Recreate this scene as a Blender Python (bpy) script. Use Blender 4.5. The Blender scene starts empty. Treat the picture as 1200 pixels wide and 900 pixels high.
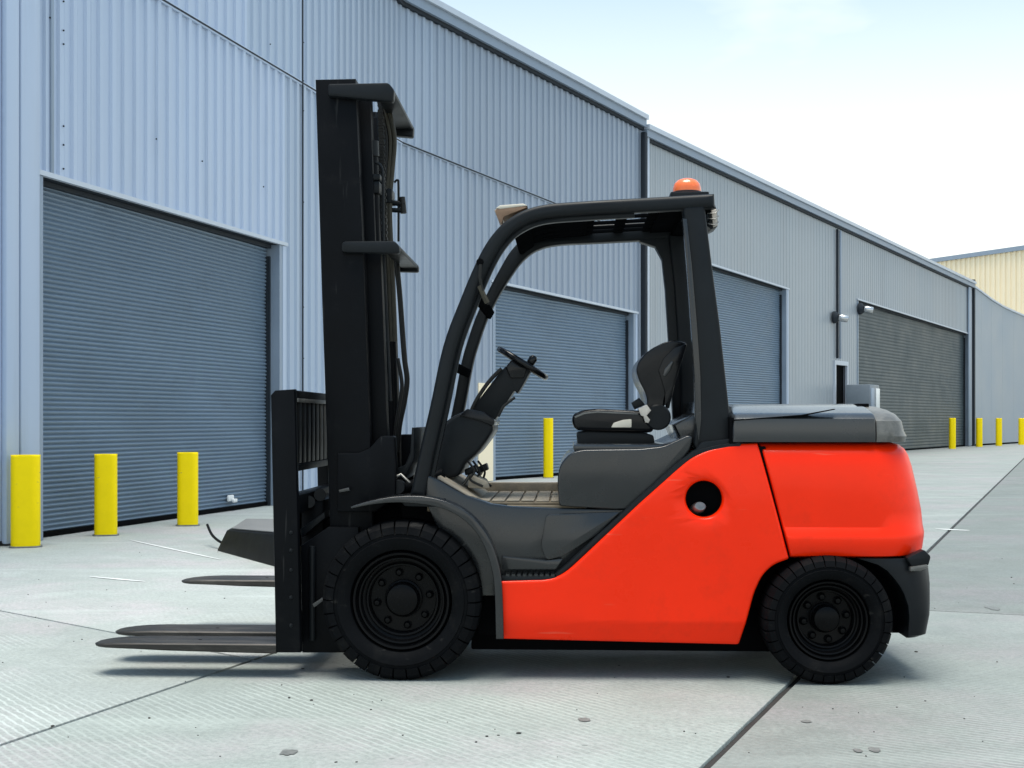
import bpy, bmesh, math, random
from mathutils import Vector, Matrix
random.seed(4)
R = math.radians
scene = bpy.context.scene
C = scene.collection

# ------------------------------------------------------------------ camera
FPX, HOR, CAMH = 1548.0, 492.0, 1.194          # focal length in photo pixels, horizon row, eye height
cd = bpy.data.cameras.new('camera'); cam = bpy.data.objects.new('camera', cd); C.objects.link(cam)
cam.location = (0, 0, CAMH); cam.rotation_euler = (R(90), 0, 0)
cd.sensor_width = 36; cd.lens = FPX / 1200 * 36; cd.shift_y = (HOR - 450) / 1200
cd.clip_start = 0.1; cd.clip_end = 2000
scene.camera = cam

# ------------------------------------------------------------------ light
SUN = Vector((-0.05, -0.09, 0.99)).normalized()
w = bpy.data.worlds.new('World'); scene.world = w; w.use_nodes = True
nt = w.node_tree; bg = nt.nodes['Background']
sky = nt.nodes.new('ShaderNodeTexSky'); sky.sky_type = 'NISHITA'; sky.sun_disc = False
sky.sun_elevation = math.asin(SUN.z); sky.sun_rotation = math.atan2(SUN.x, SUN.y)
sky.air_density = 1.0; sky.dust_density = 2.0; sky.ozone_density = 0.5
tc = nt.nodes.new('ShaderNodeTexCoord'); mp = nt.nodes.new('ShaderNodeMapping')
mp.inputs['Scale'].default_value = (1.0, 1.0, 2.6); mp.inputs['Rotation'].default_value = (0.2, 0.1, 3.6)
cn = nt.nodes.new('ShaderNodeTexNoise'); cn.inputs['Scale'].default_value = 1.7; cn.inputs['Detail'].default_value = 6
cn.inputs['Roughness'].default_value = 0.5
cr = nt.nodes.new('ShaderNodeValToRGB'); cr.color_ramp.elements[0].position = 0.50; cr.color_ramp.elements[1].position = 0.72
mx = nt.nodes.new('ShaderNodeMix'); mx.data_type = 'RGBA'
nt.links.new(tc.outputs['Generated'], mp.inputs['Vector']); nt.links.new(mp.outputs['Vector'], cn.inputs['Vector'])
nt.links.new(cn.outputs['Fac'], cr.inputs['Fac'])
sx = nt.nodes.new('ShaderNodeSeparateXYZ'); hz = nt.nodes.new('ShaderNodeMapRange'); hz.interpolation_type = 'SMOOTHSTEP'   # pale haze low in the sky
hz.inputs['From Min'].default_value = 0.08; hz.inputs['From Max'].default_value = 0.46; hz.inputs['To Min'].default_value = 1.0; hz.inputs['To Max'].default_value = 0.0
am = nt.nodes.new('ShaderNodeMath'); am.operation = 'MAXIMUM'
nt.links.new(tc.outputs['Generated'], sx.inputs['Vector']); nt.links.new(sx.outputs['Z'], hz.inputs['Value'])
nt.links.new(hz.outputs['Result'], am.inputs[0]); nt.links.new(cr.outputs['Color'], am.inputs[1]); nt.links.new(am.outputs[0], mx.inputs['Factor'])
tn = nt.nodes.new('ShaderNodeMix'); tn.data_type = 'RGBA'; tn.blend_type = 'MULTIPLY'; tn.inputs['Factor'].default_value = 1
nt.links.new(sky.outputs['Color'], tn.inputs['A']); tn.inputs['B'].default_value = (1.02, 1.26, 1.22, 1)
nt.links.new(tn.outputs['Result'], mx.inputs['A']); mx.inputs['B'].default_value = (7.0, 7.25, 6.9, 1)
nt.links.new(mx.outputs['Result'], bg.inputs['Color']); bg.inputs['Strength'].default_value = 0.10
sd = bpy.data.lights.new('sun', 'SUN'); sun = bpy.data.objects.new('sun', sd); C.objects.link(sun)
sd.energy = 2.4; sd.angle = R(36); sd.color = (1.0, 0.94, 0.86)
sun.rotation_euler = SUN.to_track_quat('Z', 'Y').to_euler(); sun.location = (-5, -12, 20)
vs = scene.view_settings; vs.view_transform = 'Standard'; vs.look = 'None'; vs.gamma = 1; vs.exposure = 0.86

# ------------------------------------------------------------------ materials
def mat(name, col, rough=0.5, metal=0.0, var=0.12, vscale=4.0, bump=0.0, bscale=60.0, col2=None, thr=(0.45, 0.7),
        dscale=3.0, spec=0.5, coat=0.0, rvar=0.08, stretch=(1, 1, 1), scratch=None):
    m = bpy.data.materials.new(name); m.use_nodes = True
    n = m.node_tree.nodes; l = m.node_tree.links; b = n['Principled BSDF']
    b.inputs['Metallic'].default_value = metal; b.inputs['Specular IOR Level'].default_value = spec
    b.inputs['Coat Weight'].default_value = coat; b.inputs['Coat Roughness'].default_value = 0.12
    t = n.new('ShaderNodeTexCoord'); mpn = n.new('ShaderNodeMapping'); mpn.inputs['Scale'].default_value = stretch
    l.new(t.outputs['Object'], mpn.inputs['Vector'])
    a = n.new('ShaderNodeTexNoise'); a.inputs['Scale'].default_value = vscale; a.inputs['Detail'].default_value = 8
    a.inputs['Roughness'].default_value = 0.62; l.new(mpn.outputs['Vector'], a.inputs['Vector'])
    r = n.new('ShaderNodeValToRGB'); r.color_ramp.elements[0].position = 0.3; r.color_ramp.elements[1].position = 0.7
    r.color_ramp.elements[0].color = (*[c * (1 - var) for c in col], 1)
    r.color_ramp.elements[1].color = (*[min(1, c * (1 + var)) for c in col], 1)
    l.new(a.outputs['Fac'], r.inputs['Fac']); out = r.outputs['Color']
    if col2:
        d = n.new('ShaderNodeTexNoise'); d.inputs['Scale'].default_value = dscale; d.inputs['Detail'].default_value = 10
        d.inputs['Roughness'].default_value = 0.7; l.new(mpn.outputs['Vector'], d.inputs['Vector'])
        q = n.new('ShaderNodeMapRange'); q.inputs['From Min'].default_value = thr[0]; q.inputs['From Max'].default_value = thr[1]
        l.new(d.outputs['Fac'], q.inputs['Value'])
        x = n.new('ShaderNodeMix'); x.data_type = 'RGBA'; l.new(q.outputs['Result'], x.inputs['Factor'])
        l.new(out, x.inputs['A']); x.inputs['B'].default_value = (*col2, 1); out = x.outputs['Result']
    if scratch:                                            # fine scuffs with a shape of their own
        sc_col, sc_amt, sc_str, sc_thr = scratch
        m2 = n.new('ShaderNodeMapping'); m2.inputs['Scale'].default_value = sc_str; m2.inputs['Rotation'].default_value = (0.0, 0.22, 0.0)
        l.new(t.outputs['Object'], m2.inputs['Vector'])
        e = n.new('ShaderNodeTexNoise'); e.inputs['Scale'].default_value = 1.0; e.inputs['Detail'].default_value = 5; l.new(m2.outputs['Vector'], e.inputs['Vector'])
        q2 = n.new('ShaderNodeMapRange'); q2.inputs['From Min'].default_value = sc_thr; q2.inputs['From Max'].default_value = sc_thr + .05; q2.inputs['To Max'].default_value = sc_amt
        l.new(e.outputs['Fac'], q2.inputs['Value'])
        x2 = n.new('ShaderNodeMix'); x2.data_type = 'RGBA'; l.new(q2.outputs['Result'], x2.inputs['Factor']); l.new(out, x2.inputs['A'])
        x2.inputs['B'].default_value = (*sc_col, 1); out = x2.outputs['Result']
    l.new(out, b.inputs['Base Color'])
    rr = n.new('ShaderNodeMapRange'); rr.inputs['To Min'].default_value = max(0.03, rough - rvar)
    rr.inputs['To Max'].default_value = min(1, rough + rvar); rr.inputs['From Min'].default_value = 0.3; rr.inputs['From Max'].default_value = 0.7
    l.new(a.outputs['Fac'], rr.inputs['Value']); l.new(rr.outputs['Result'], b.inputs['Roughness'])
    if bump > 0:
        f = n.new('ShaderNodeTexNoise'); f.inputs['Scale'].default_value = bscale; f.inputs['Detail'].default_value = 4
        l.new(mpn.outputs['Vector'], f.inputs['Vector'])
        u = n.new('ShaderNodeBump'); u.inputs['Strength'].default_value = bump; u.inputs['Distance'].default_value = 0.01
        l.new(f.outputs['Fac'], u.inputs['Height']); l.new(u.outputs['Normal'], b.inputs['Normal'])
    return m

M = {}
M['red'] = mat('red_paint', (0.93, 0.0250, 0.0010), 0.32, var=0.06, vscale=2.5, bump=0.02, bscale=7, col2=(0.74, 0.023, 0.002), thr=(0.52, 0.85), dscale=5, spec=0.14, coat=0.15, scratch=((0.80, 0.16, 0.09), 0.35, (3, 3, 42), 0.675))
M['frame'] = mat('black_frame_paint', (0.0085, 0.0105, 0.0125), 0.40, var=0.2, bump=0.04, bscale=180, col2=(0.024, 0.025, 0.025), thr=(0.64, 0.9), dscale=9, spec=0.16)
M['mast'] = mat('mast_black_paint', (0.0036, 0.0043, 0.0056), 0.46, var=0.2, bump=0.05, bscale=120, col2=(0.012, 0.012, 0.012), thr=(0.58, 0.88), dscale=8, spec=0.08, scratch=((0.035, 0.035, 0.035), 0.5, (30, 30, 2.2), 0.665))
M['deck'] = mat('charcoal_plastic', (0.0135, 0.0150, 0.0165), 0.22, var=0.15, bump=0.02, bscale=250, col2=(0.030, 0.030, 0.028), thr=(0.58, 0.9), dscale=5, spec=0.42, coat=0.25)
M['hood'] = mat('grey_hood_paint', (0.020, 0.022, 0.024), 0.24, var=0.15, vscale=3, col2=(0.050, 0.049, 0.046), thr=(0.58, 0.9), dscale=4, coat=0.4, spec=0.5)
M['hoodend'] = mat('worn_grey_hood_end', (0.105, 0.105, 0.098), 0.36, var=0.3, vscale=6, col2=(0.21, 0.204, 0.188), thr=(0.42, 0.75), dscale=9, spec=0.4)
M['matte'] = mat('matte_black_steel', (0.0045, 0.0050, 0.0058), 0.8, var=0.2, spec=0.0)
M['rubber'] = mat('tyre_rubber', (0.0038, 0.0043, 0.0052), 0.66, var=0.3, bump=0.12, bscale=160, col2=(0.015, 0.0145, 0.0135), thr=(0.54, 0.85), dscale=7, spec=0.06, scratch=((0.040, 0.038, 0.035), 0.45, (9, 9, 26), 0.655))
M['rim'] = mat('black_rim_paint', (0.0028, 0.0030, 0.0035), 0.34, var=0.25, bump=0.04, bscale=90, col2=(0.009, 0.009, 0.009), thr=(0.62, 0.85), dscale=22, spec=0.10)
M['vinyl'] = mat('black_seat_vinyl', (0.0040, 0.0044, 0.0058), 0.22, var=0.15, bump=0.03, bscale=320, spec=0.28)
M['steel'] = mat('bare_steel', (0.24, 0.235, 0.22), 0.42, metal=0.8, var=0.25, vscale=30)
M['forksteel'] = mat('worn_fork_steel', (0.024, 0.022, 0.020), 0.46, metal=0.2, var=0.25, vscale=7, col2=(0.115, 0.103, 0.092), thr=(0.46, 0.78), dscale=5, bump=0.1, bscale=70, stretch=(0.4, 2, 2), spec=0.4)
M['beige'] = mat('beige_plastic', (0.62, 0.57, 0.47), 0.5, var=0.1, vscale=10)
M['mat'] = mat('dusty_floor_mat', (0.30, 0.255, 0.19), 0.85, var=0.3, vscale=9, col2=(0.20, 0.185, 0.16), thr=(0.45, 0.7), dscale=7, bump=0.2, bscale=80)
M['matbase'] = mat('floor_mat_grooves', (0.16, 0.130, 0.090), 0.85, var=0.2, vscale=12)
M['hose'] = mat('hydraulic_hose', (0.010, 0.010, 0.009), 0.5, var=0.2, vscale=20, spec=0.3)
M['olive'] = mat('olive_hose', (0.045, 0.040, 0.028), 0.55, var=0.2, vscale=20, spec=0.3)
M['amber'] = mat('amber_lens', (0.85, 0.16, 0.03), 0.22, var=0.08, vscale=20, coat=0.5)
M['wire'] = mat('lamp_glass', (0.55, 0.50, 0.44), 0.25, var=0.15, vscale=15)
M['brown'] = mat('lamp_housing', (0.25, 0.15, 0.09), 0.5, var=0.2, vscale=15)
M['clad'] = mat('blue_grey_cladding', (0.450, 0.535, 0.675), 0.36, metal=0.0, var=0.06, vscale=0.9, bump=0.02, bscale=3, col2=(0.37, 0.44, 0.545), thr=(0.50, 0.85), dscale=2.6, stretch=(1, 1, 0.08))  # pale sheets: brighter light at the left end painted into the tint
M['trim'] = mat('blue_grey_flashing', (0.26, 0.32, 0.40), 0.42, metal=0.1, var=0.07, vscale=2)
M['trimlight'] = mat('pale_flashing', (0.52, 0.57, 0.64), 0.38, metal=0.1, var=0.06, vscale=2)
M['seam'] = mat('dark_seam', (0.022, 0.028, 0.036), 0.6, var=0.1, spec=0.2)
M['shutter'] = mat('slate_shutter', (0.155, 0.215, 0.285), 0.36, metal=0.0, var=0.07, vscale=1.2, col2=(0.12, 0.16, 0.21), thr=(0.55, 0.85), dscale=1.6, stretch=(0.6, 0.6, 1.4), spec=0.5)
M['shuttergreen'] = mat('grey_green_shutter', (0.060, 0.080, 0.088), 0.45, metal=0.0, var=0.06, vscale=1.0, col2=(0.052, 0.064, 0.068), thr=(0.55, 0.8), dscale=1.0, spec=0.3)
for q_, nm_ in ((.17, 'clad1'), (.34, 'clad2'), (.5, 'clad3'), (.67, 'clad4'), (.84, 'clad5')):  # tone steps paint the light falling off along the wall
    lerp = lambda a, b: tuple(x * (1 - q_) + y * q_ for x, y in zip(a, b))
    M[nm_] = mat('blue_grey_cladding_light_fade', lerp((0.430, 0.520, 0.650), (0.290, 0.345, 0.425)), 0.38, var=0.05, vscale=0.9, bump=0.015, bscale=4, col2=lerp((0.37, 0.44, 0.545), (0.255, 0.298, 0.365)), thr=(0.55, 0.9), dscale=2.2, stretch=(1, 1, 0.10))
M['cladmid'] = mat('mid_blue_grey_cladding', (0.290, 0.345, 0.425), 0.36, metal=0.0, var=0.06, vscale=0.9, bump=0.02, bscale=3, col2=(0.255, 0.298, 0.365), thr=(0.50, 0.85), dscale=2.6, stretch=(1, 1, 0.08))  # darker end of the painted light fade
M['cladfar'] = mat('grey_cladding', (0.335, 0.37, 0.40), 0.36, metal=0.0, var=0.05, vscale=0.5, col2=(0.30, 0.32, 0.34), thr=(0.5, 0.85), dscale=0.9, stretch=(1, 1, 0.15))
M['sheet'] = mat('smooth_grey_cladding', (0.31, 0.36, 0.41), 0.42, metal=0.1, var=0.05, vscale=0.5)
M['yellow'] = mat('yellow_bollard_paint', (0.97, 0.72, 0.001), 0.5, var=0.04, vscale=6, col2=(0.66, 0.47, 0.01), thr=(0.62, 0.85), dscale=9, bump=0.03, bscale=40, spec=0.15, scratch=((0.25, 0.21, 0.12), 0.6, (10, 10, 26), 0.68))
M['cream'] = mat('cream_cladding', (0.95, 0.81, 0.575), 0.5, var=0.04, vscale=0.3)
M['dark'] = mat('dark_void', (0.003, 0.0033, 0.004), 0.8, var=0.1, spec=0.04)
M['core'] = mat('wall_core', (0.14, 0.15, 0.17), 0.8, var=0.1)
M['roof'] = mat('roof_sheet', (0.30, 0.32, 0.34), 0.5, var=0.1)
M['chrome'] = mat('camera_housing', (0.55, 0.56, 0.57), 0.18, metal=0.7, var=0.05)
M['acgrey'] = mat('cabinet_grey', (0.16, 0.19, 0.22), 0.4, var=0.06)
M['green'] = mat('green_plastic', (0.03, 0.16, 0.12), 0.5, var=0.1)
M['white'] = mat('white_plastic', (0.78, 0.79, 0.78), 0.4, var=0.04)
M['boxblack'] = mat('black_box_paint', (0.006, 0.0065, 0.007), 0.45, var=0.15, spec=0.15)
M['boxgrey'] = mat('pale_grey_lid', (0.17, 0.175, 0.175), 0.6, var=0.12, vscale=6, bump=0.1, bscale=60)
M['pebble'] = mat('dark_grit', (0.045, 0.045, 0.042), 0.9, var=0.3)
M['stain'] = mat('oil_stain', (0.15, 0.158, 0.152), 0.6, var=0.3, vscale=30)
M['jointseal'] = mat('joint_seal', (0.020, 0.020, 0.019), 0.8, var=0.4, vscale=25, bump=0.6, bscale=60, col2=(0.22, 0.22, 0.2), thr=(0.66, 0.72), dscale=18)
M['jointfill'] = mat('joint_grit', (0.030, 0.030, 0.028), 0.95, var=0.3, vscale=20, spec=0.1)
M['linepaint'] = mat('worn_white_line', (0.66, 0.68, 0.67), 0.7, var=0.15, vscale=12)

def concrete(name, ang, tint, tines=1.0):
    m = bpy.data.materials.new(name); m.use_nodes = True
    n = m.node_tree.nodes; l = m.node_tree.links; b = n['Principled BSDF']; b.inputs['Specular IOR Level'].default_value = 0.35
    t = n.new('ShaderNodeTexCoord')
    def noise(scale, det, rough=0.6, vec=None):
        a = n.new('ShaderNodeTexNoise'); a.inputs['Scale'].default_value = scale; a.inputs['Detail'].default_value = det
        a.inputs['Roughness'].default_value = rough; l.new(vec or t.outputs['Object'], a.inputs['Vector']); return a.outputs['Fac']
    def rng(v, a0, a1, b0=0., b1=1.):
        q = n.new('ShaderNodeMapRange'); q.inputs['From Min'].default_value = a0; q.inputs['From Max'].default_value = a1
        q.inputs['To Min'].default_value = b0; q.inputs['To Max'].default_value = b1; l.new(v, q.inputs['Value']); return q.outputs['Result']
    def mix(f, a, bb):
        x = n.new('ShaderNodeMix'); x.data_type = 'RGBA'
        l.new(f, x.inputs['Factor'])
        for k, v in (('A', a), ('B', bb)):
            if isinstance(v, tuple): x.inputs[k].default_value = (*v, 1)
            else: l.new(v, x.inputs[k])
        return x.outputs['Result']
    def mul(a, bb):
        x = n.new('ShaderNodeMath'); x.operation = 'MULTIPLY'; l.new(a, x.inputs[0])
        if isinstance(bb, float): x.inputs[1].default_value = bb
        else: l.new(bb, x.inputs[1])
        return x.outputs[0]
    base = mix(rng(noise(0.55, 6), 0.3, 0.7), tuple(c * 0.90 for c in tint), tuple(c * 1.10 for c in tint))
    base = mix(rng(noise(0.8, 4), 0.47, 0.62, 0, 0.9), base, (tint[0] * 1.20, tint[1] * 1.03, tint[2] * 1.11))    # pinkish bloom
    base = mix(rng(noise(3.5, 8, 0.7), 0.50, 0.74, 0, 0.6), base, tuple(c * 0.70 for c in tint))
    base = mix(rng(noise(1.7, 7, 0.65), 0.54, 0.66, 0, 0.45), base, tuple(min(.8, c * 1.3) for c in tint))
    base = mix(rng(noise(38, 8, 0.8), 0.42, 0.62, 0, 0.75), base, tuple(c * 0.66 for c in tint))
    base = mix(rng(noise(9, 8, 0.75), 0.50, 0.70, 0, 0.55), base, tuple(c * 0.72 for c in tint))
    base = mix(rng(noise(80, 4, 0.8), 0.54, 0.70, 0, 0.75), base, tuple(min(.8, c * 1.3) for c in tint))
    mp = n.new('ShaderNodeMapping'); mp.inputs['Rotation'].default_value = (0, 0, ang); l.new(t.outputs['Object'], mp.inputs['Vector'])
    wv = n.new('ShaderNodeTexWave'); wv.wave_type = 'BANDS'; wv.bands_direction = 'X'; wv.inputs['Scale'].default_value = 8.5
    wv.inputs['Distortion'].default_value = 2.2; wv.inputs['Detail'].default_value = 3; wv.inputs['Detail Scale'].default_value = 1.6
    l.new(mp.outputs['Vector'], wv.inputs['Vector'])
    patch = rng(noise(0.7, 3), 0.42, 0.62)
    tine = mul(rng(wv.outputs['Fac'], 0.60, 0.98), patch)
    base = mix(mul(tine, 0.62 * tines), base, tuple(min(.85, c * 1.55) for c in tint))
    ms = n.new('ShaderNodeMapping'); ms.inputs['Scale'].default_value = (0.22, 2.2, 1); ms.inputs['Rotation'].default_value = (0, 0, 0.18)
    l.new(t.outputs['Object'], ms.inputs['Vector'])
    base = mix(rng(noise(1.0, 5, 0.6, ms.outputs['Vector']), 0.57, 0.70, 0, 0.34), base, tuple(min(.8, c * 1.45) for c in tint))
    vo = n.new('ShaderNodeTexVoronoi'); vo.inputs['Scale'].default_value = 3.2; l.new(t.outputs['Object'], vo.inputs['Vector'])
    base = mix(rng(vo.outputs['Distance'], 0.045, 0.03, 0, 0.55), base, tuple(c * 0.35 for c in tint))
    l.new(base, b.inputs['Base Color'])
    l.new(rng(noise(1.3, 5), 0.3, 0.7, 0.55, 0.82), b.inputs['Roughness'])
    ad = n.new('ShaderNodeMath'); ad.operation = 'ADD'; l.new(mul(tine, 0.6 * tines), ad.inputs[0]); l.new(mul(noise(70, 6, 0.7), 0.8), ad.inputs[1])
    bu = n.new('ShaderNodeBump'); bu.inputs['Strength'].default_value = 0.45; bu.inputs['Distance'].default_value = 0.006
    l.new(ad.outputs[0], bu.inputs['Height']); l.new(bu.outputs['Normal'], b.inputs['Normal'])
    return m
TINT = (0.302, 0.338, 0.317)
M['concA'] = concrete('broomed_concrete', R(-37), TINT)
M['concB'] = concrete('brushed_concrete_shaded', R(-56), (0.238, 0.267, 0.252))  # right strip tinted darker to paint in weaker light there
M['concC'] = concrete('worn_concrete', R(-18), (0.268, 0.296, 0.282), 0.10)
M['concLA'] = concrete('broomed_concrete_lit', R(-37), (0.346, 0.381, 0.363))  # left strip tinted paler to paint in stronger light there
M['concL'] = concrete('worn_concrete_lit', R(-18), (0.379, 0.415, 0.398), 0.10)  # same painted brightness for the left strip further back
M['concD'] = concrete('worn_concrete_shaded', R(-18), (0.192, 0.216, 0.206), 0.06)  # painted light falloff: right strip darkest further back

# ------------------------------------------------------------------ mesh helpers
def link(name, me, m, parent=None, smooth=35):
    o = bpy.data.objects.new(name, me); C.objects.link(o)
    if m: me.materials.append(M[m])
    if smooth:
        me.shade_smooth(); me.set_sharp_from_angle(angle=R(smooth))
    if parent: o.parent = parent
    return o
def from_bm(name, bm, m, parent=None, smooth=35):
    bmesh.ops.recalc_face_normals(bm, faces=bm.faces[:])
    me = bpy.data.meshes.new(name); bm.to_mesh(me); bm.free()
    return link(name, me, m, parent, smooth)
def tag(o, label=None, cat=None, group=None, kind=None):
    if label: o['label'] = label
    if cat: o['category'] = cat
    if group: o['group'] = group
    if kind: o['kind'] = kind
    return o
def empty(name, loc, rz=0):
    o = bpy.data.objects.new(name, None); C.objects.link(o); o.location = loc; o.rotation_euler = (0, 0, rz); o.empty_display_size = 0.2
    return o
def bm_box(bm, x0, x1, y0, y1, z0, z1):
    v = [bm.verts.new(p) for p in ((x0,y0,z0),(x1,y0,z0),(x1,y1,z0),(x0,y1,z0),(x0,y0,z1),(x1,y0,z1),(x1,y1,z1),(x0,y1,z1))]
    return [bm.faces.new([v[i] for i in f]) for f in ((0,1,2,3),(4,5,6,7),(0,1,5,4),(1,2,6,5),(2,3,7,6),(3,0,4,7))]
def bev(bm, b, seg=2):
    if b > 0: bmesh.ops.bevel(bm, geom=bm.edges[:], offset=b, segments=seg, affect='EDGES', profile=0.5, clamp_overlap=True)
def box(name, x0, x1, y0, y1, z0, z1, m, parent=None, b=0.006):
    bm = bmesh.new(); bm_box(bm, x0, x1, y0, y1, z0, z1); bev(bm, b); return from_bm(name, bm, m, parent)
def hull8(name, pts, m, parent=None, b=0.01):
    bm = bmesh.new(); v = [bm.verts.new(p) for p in pts]
    for f in ((0,1,2,3),(4,5,6,7),(0,1,5,4),(1,2,6,5),(2,3,7,6),(3,0,4,7)): bm.faces.new([v[i] for i in f])
    bev(bm, b); return from_bm(name, bm, m, parent)
def fillet(pts, r, seg=4):
    """round the corners of a closed 2D outline; r is one radius or one per point"""
    n = len(pts); out = []
    for i in range(n):
        p = Vector(pts[i]); a = Vector(pts[i - 1]) - p; c = Vector(pts[(i + 1) % n]) - p
        q = r[i] if isinstance(r, (list, tuple)) else r
        la, lc = a.length, c.length
        if q <= 0 or la < 1e-6 or lc < 1e-6: out.append(tuple(p)); continue
        d = min(q, la * 0.45, lc * 0.45); p0 = p + a / la * d; p1 = p + c / lc * d
        for k in range(seg + 1):
            t = k / seg; out.append(tuple(p0 * (1 - t) ** 2 + p * 2 * t * (1 - t) + p1 * t * t))
    return out
def plate(name, pts, y0, y1, m, parent=None, b=0.008, r=0, seg=2, smooth=35):
    """an (x, z) outline extruded from y0 to y1 with rounded rims"""
    if r: pts = fillet(pts, r)
    bm = bmesh.new()
    lo = [bm.verts.new((x, y0, z)) for x, z in pts]; hi = [bm.verts.new((x, y1, z)) for x, z in pts]
    n = len(pts); f0 = bm.faces.new(lo); f1 = bm.faces.new(hi)
    for i in range(n): bm.faces.new((lo[i], lo[(i + 1) % n], hi[(i + 1) % n], hi[i]))
    bmesh.ops.recalc_face_normals(bm, faces=bm.faces[:])
    if b > 0:
        rim = [e for e in bm.edges if (e in f0.edges[:] or e in f1.edges[:])]
        bmesh.ops.bevel(bm, geom=rim, offset=b, segments=seg, affect='EDGES', profile=0.5, clamp_overlap=True)
    return from_bm(name, bm, m, parent, smooth)
def catmull(pts, n=6):
    P = [Vector(p) for p in pts]; out = []
    for i in range(len(P) - 1):
        p0, p1, p2, p3 = P[max(i - 1, 0)], P[i], P[i + 1], P[min(i + 2, len(P) - 1)]
        for k in range(n):
            t = k / n
            out.append(0.5 * ((2 * p1) + (-p0 + p2) * t + (2 * p0 - 5 * p1 + 4 * p2 - p3) * t * t + (-p0 + 3 * p1 - 3 * p2 + p3) * t ** 3))
    out.append(P[-1]); return out
def ribbon(path, widths):
    """closed outline around an open (x, z) centre line"""
    L_, R_ = [], []; n = len(path)
    for i in range(n):
        d = (Vector(path[min(i + 1, n - 1)]) - Vector(path[max(i - 1, 0)])).normalized(); nn = Vector((-d.y, d.x))
        wd = widths[i] if isinstance(widths, (list, tuple)) else widths
        L_.append(tuple(Vector(path[i]) + nn * wd / 2)); R_.append(tuple(Vector(path[i]) - nn * wd / 2))
    return L_ + R_[::-1]
def bm_tube(bm, path, r, seg=8):
    P = [Vector(p) for p in path]; rings = []; n = len(P); up = None
    for i in range(n):
        d = (P[min(i + 1, n - 1)] - P[max(i - 1, 0)]).normalized()
        if up is None: up = d.orthogonal().normalized()
        up = (up - d * up.dot(d)).normalized(); s = d.cross(up)
        rr = r[i] if isinstance(r, (list, tuple)) else r
        rings.append([bm.verts.new(P[i] + (up * math.cos(2 * math.pi * k / seg) + s * math.sin(2 * math.pi * k / seg)) * rr) for k in range(seg)])
    for a, b_ in zip(rings, rings[1:]):
        for k in range(seg): bm.faces.new((a[k], a[(k + 1) % seg], b_[(k + 1) % seg], b_[k]))
    bm.faces.new(rings[0]); bm.faces.new(rings[-1])
def tube(name, path, r, m, parent=None, seg=10):
    bm = bmesh.new(); bm_tube(bm, path, r, seg); return from_bm(name, bm, m, parent, 50)
def lathe_y(name, prof, m, parent=None, seg=64, cap=False):
    """profile of (radius, y) turned about the y axis"""
    bm = bmesh.new(); rings = []
    for r, y in prof:
        if r < 1e-6: rings.append([bm.verts.new((0, y, 0))])
        else: rings.append([bm.verts.new((r * math.cos(2 * math.pi * k / seg), y, r * math.sin(2 * math.pi * k / seg))) for k in range(seg)])
    for a, b_ in zip(rings, rings[1:]):
        for k in range(seg):
            k2 = (k + 1) % seg
            if len(a) == 1: bm.faces.new((a[0], b_[k], b_[k2]))
            elif len(b_) == 1: bm.faces.new((a[k], a[k2], b_[0]))
            else: bm.faces.new((a[k], a[k2], b_[k2], b_[k]))
    return from_bm(name, bm, m, parent, 35)
def lathe_z(name, prof, m, parent=None, seg=24, smooth=35):
    bm = bmesh.new(); rings = []
    for r, z in prof:
        if r < 1e-6: rings.append([bm.verts.new((0, 0, z))])
        else: rings.append([bm.verts.new((r * math.cos(2 * math.pi * k / seg), r * math.sin(2 * math.pi * k / seg), z)) for k in range(seg)])
    for a, b_ in zip(rings, rings[1:]):
        for k in range(seg):
            k2 = (k + 1) % seg
            if len(a) == 1: bm.faces.new((a[0], b_[k], b_[k2]))
            elif len(b_) == 1: bm.faces.new((a[k], a[k2], b_[0]))
            else: bm.faces.new((a[k], a[k2], b_[k2], b_[k]))
    return from_bm(name, bm, m, parent, smooth)
def stack(name, levels, m, W, parent=None, seg=7):
    """solid from plan outlines (z, x_front, x_rear, side_inset, rear_radius, front_radius) stacked upwards"""
    bm = bmesh.new(); rings = []
    for z, xf, xr, y0, rr, rf in levels:
        y1 = W - y0; pts = []
        for cx, cy, rad, a0 in ((xf, y0, rf, 180), (xr, y0, rr, 270), (xr, y1, rr, 0), (xf, y1, rf, 90)):
            ox = cx + rad if cx == xf else cx - rad; oy = cy + rad if cy == y0 else cy - rad
            for k in range(seg + 1):
                a = R(a0 + 90 * k / seg); pts.append((ox + rad * math.cos(a), oy + rad * math.sin(a), z))
        rings.append([bm.verts.new(p) for p in pts])
    n = len(rings[0])
    for a, b_ in zip(rings, rings[1:]):
        for k in range(n): bm.faces.new((a[k], a[(k + 1) % n], b_[(k + 1) % n], b_[k]))
    bm.faces.new(rings[0]); bm.faces.new(rings[-1])
    bmesh.ops.remove_doubles(bm, verts=bm.verts[:], dist=1e-5)
    return from_bm(name, bm, m, parent, 32)
def copy_tree(o, parent=None):
    c = o.copy(); C.objects.link(c); c.parent = parent
    for ch in list(o.children): copy_tree(ch, c)
    return c

# measuring: a point of the ground / a point on a vertical plane from its place in the picture
def G(px, py):
    Y = CAMH * FPX / (py - HOR); return Vector(((px - 600) / FPX * Y, Y, 0))
def at_depth(px, py, Y): return Vector(((px - 600) / FPX * Y, Y, CAMH + (HOR - py) / FPX * Y))

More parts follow.
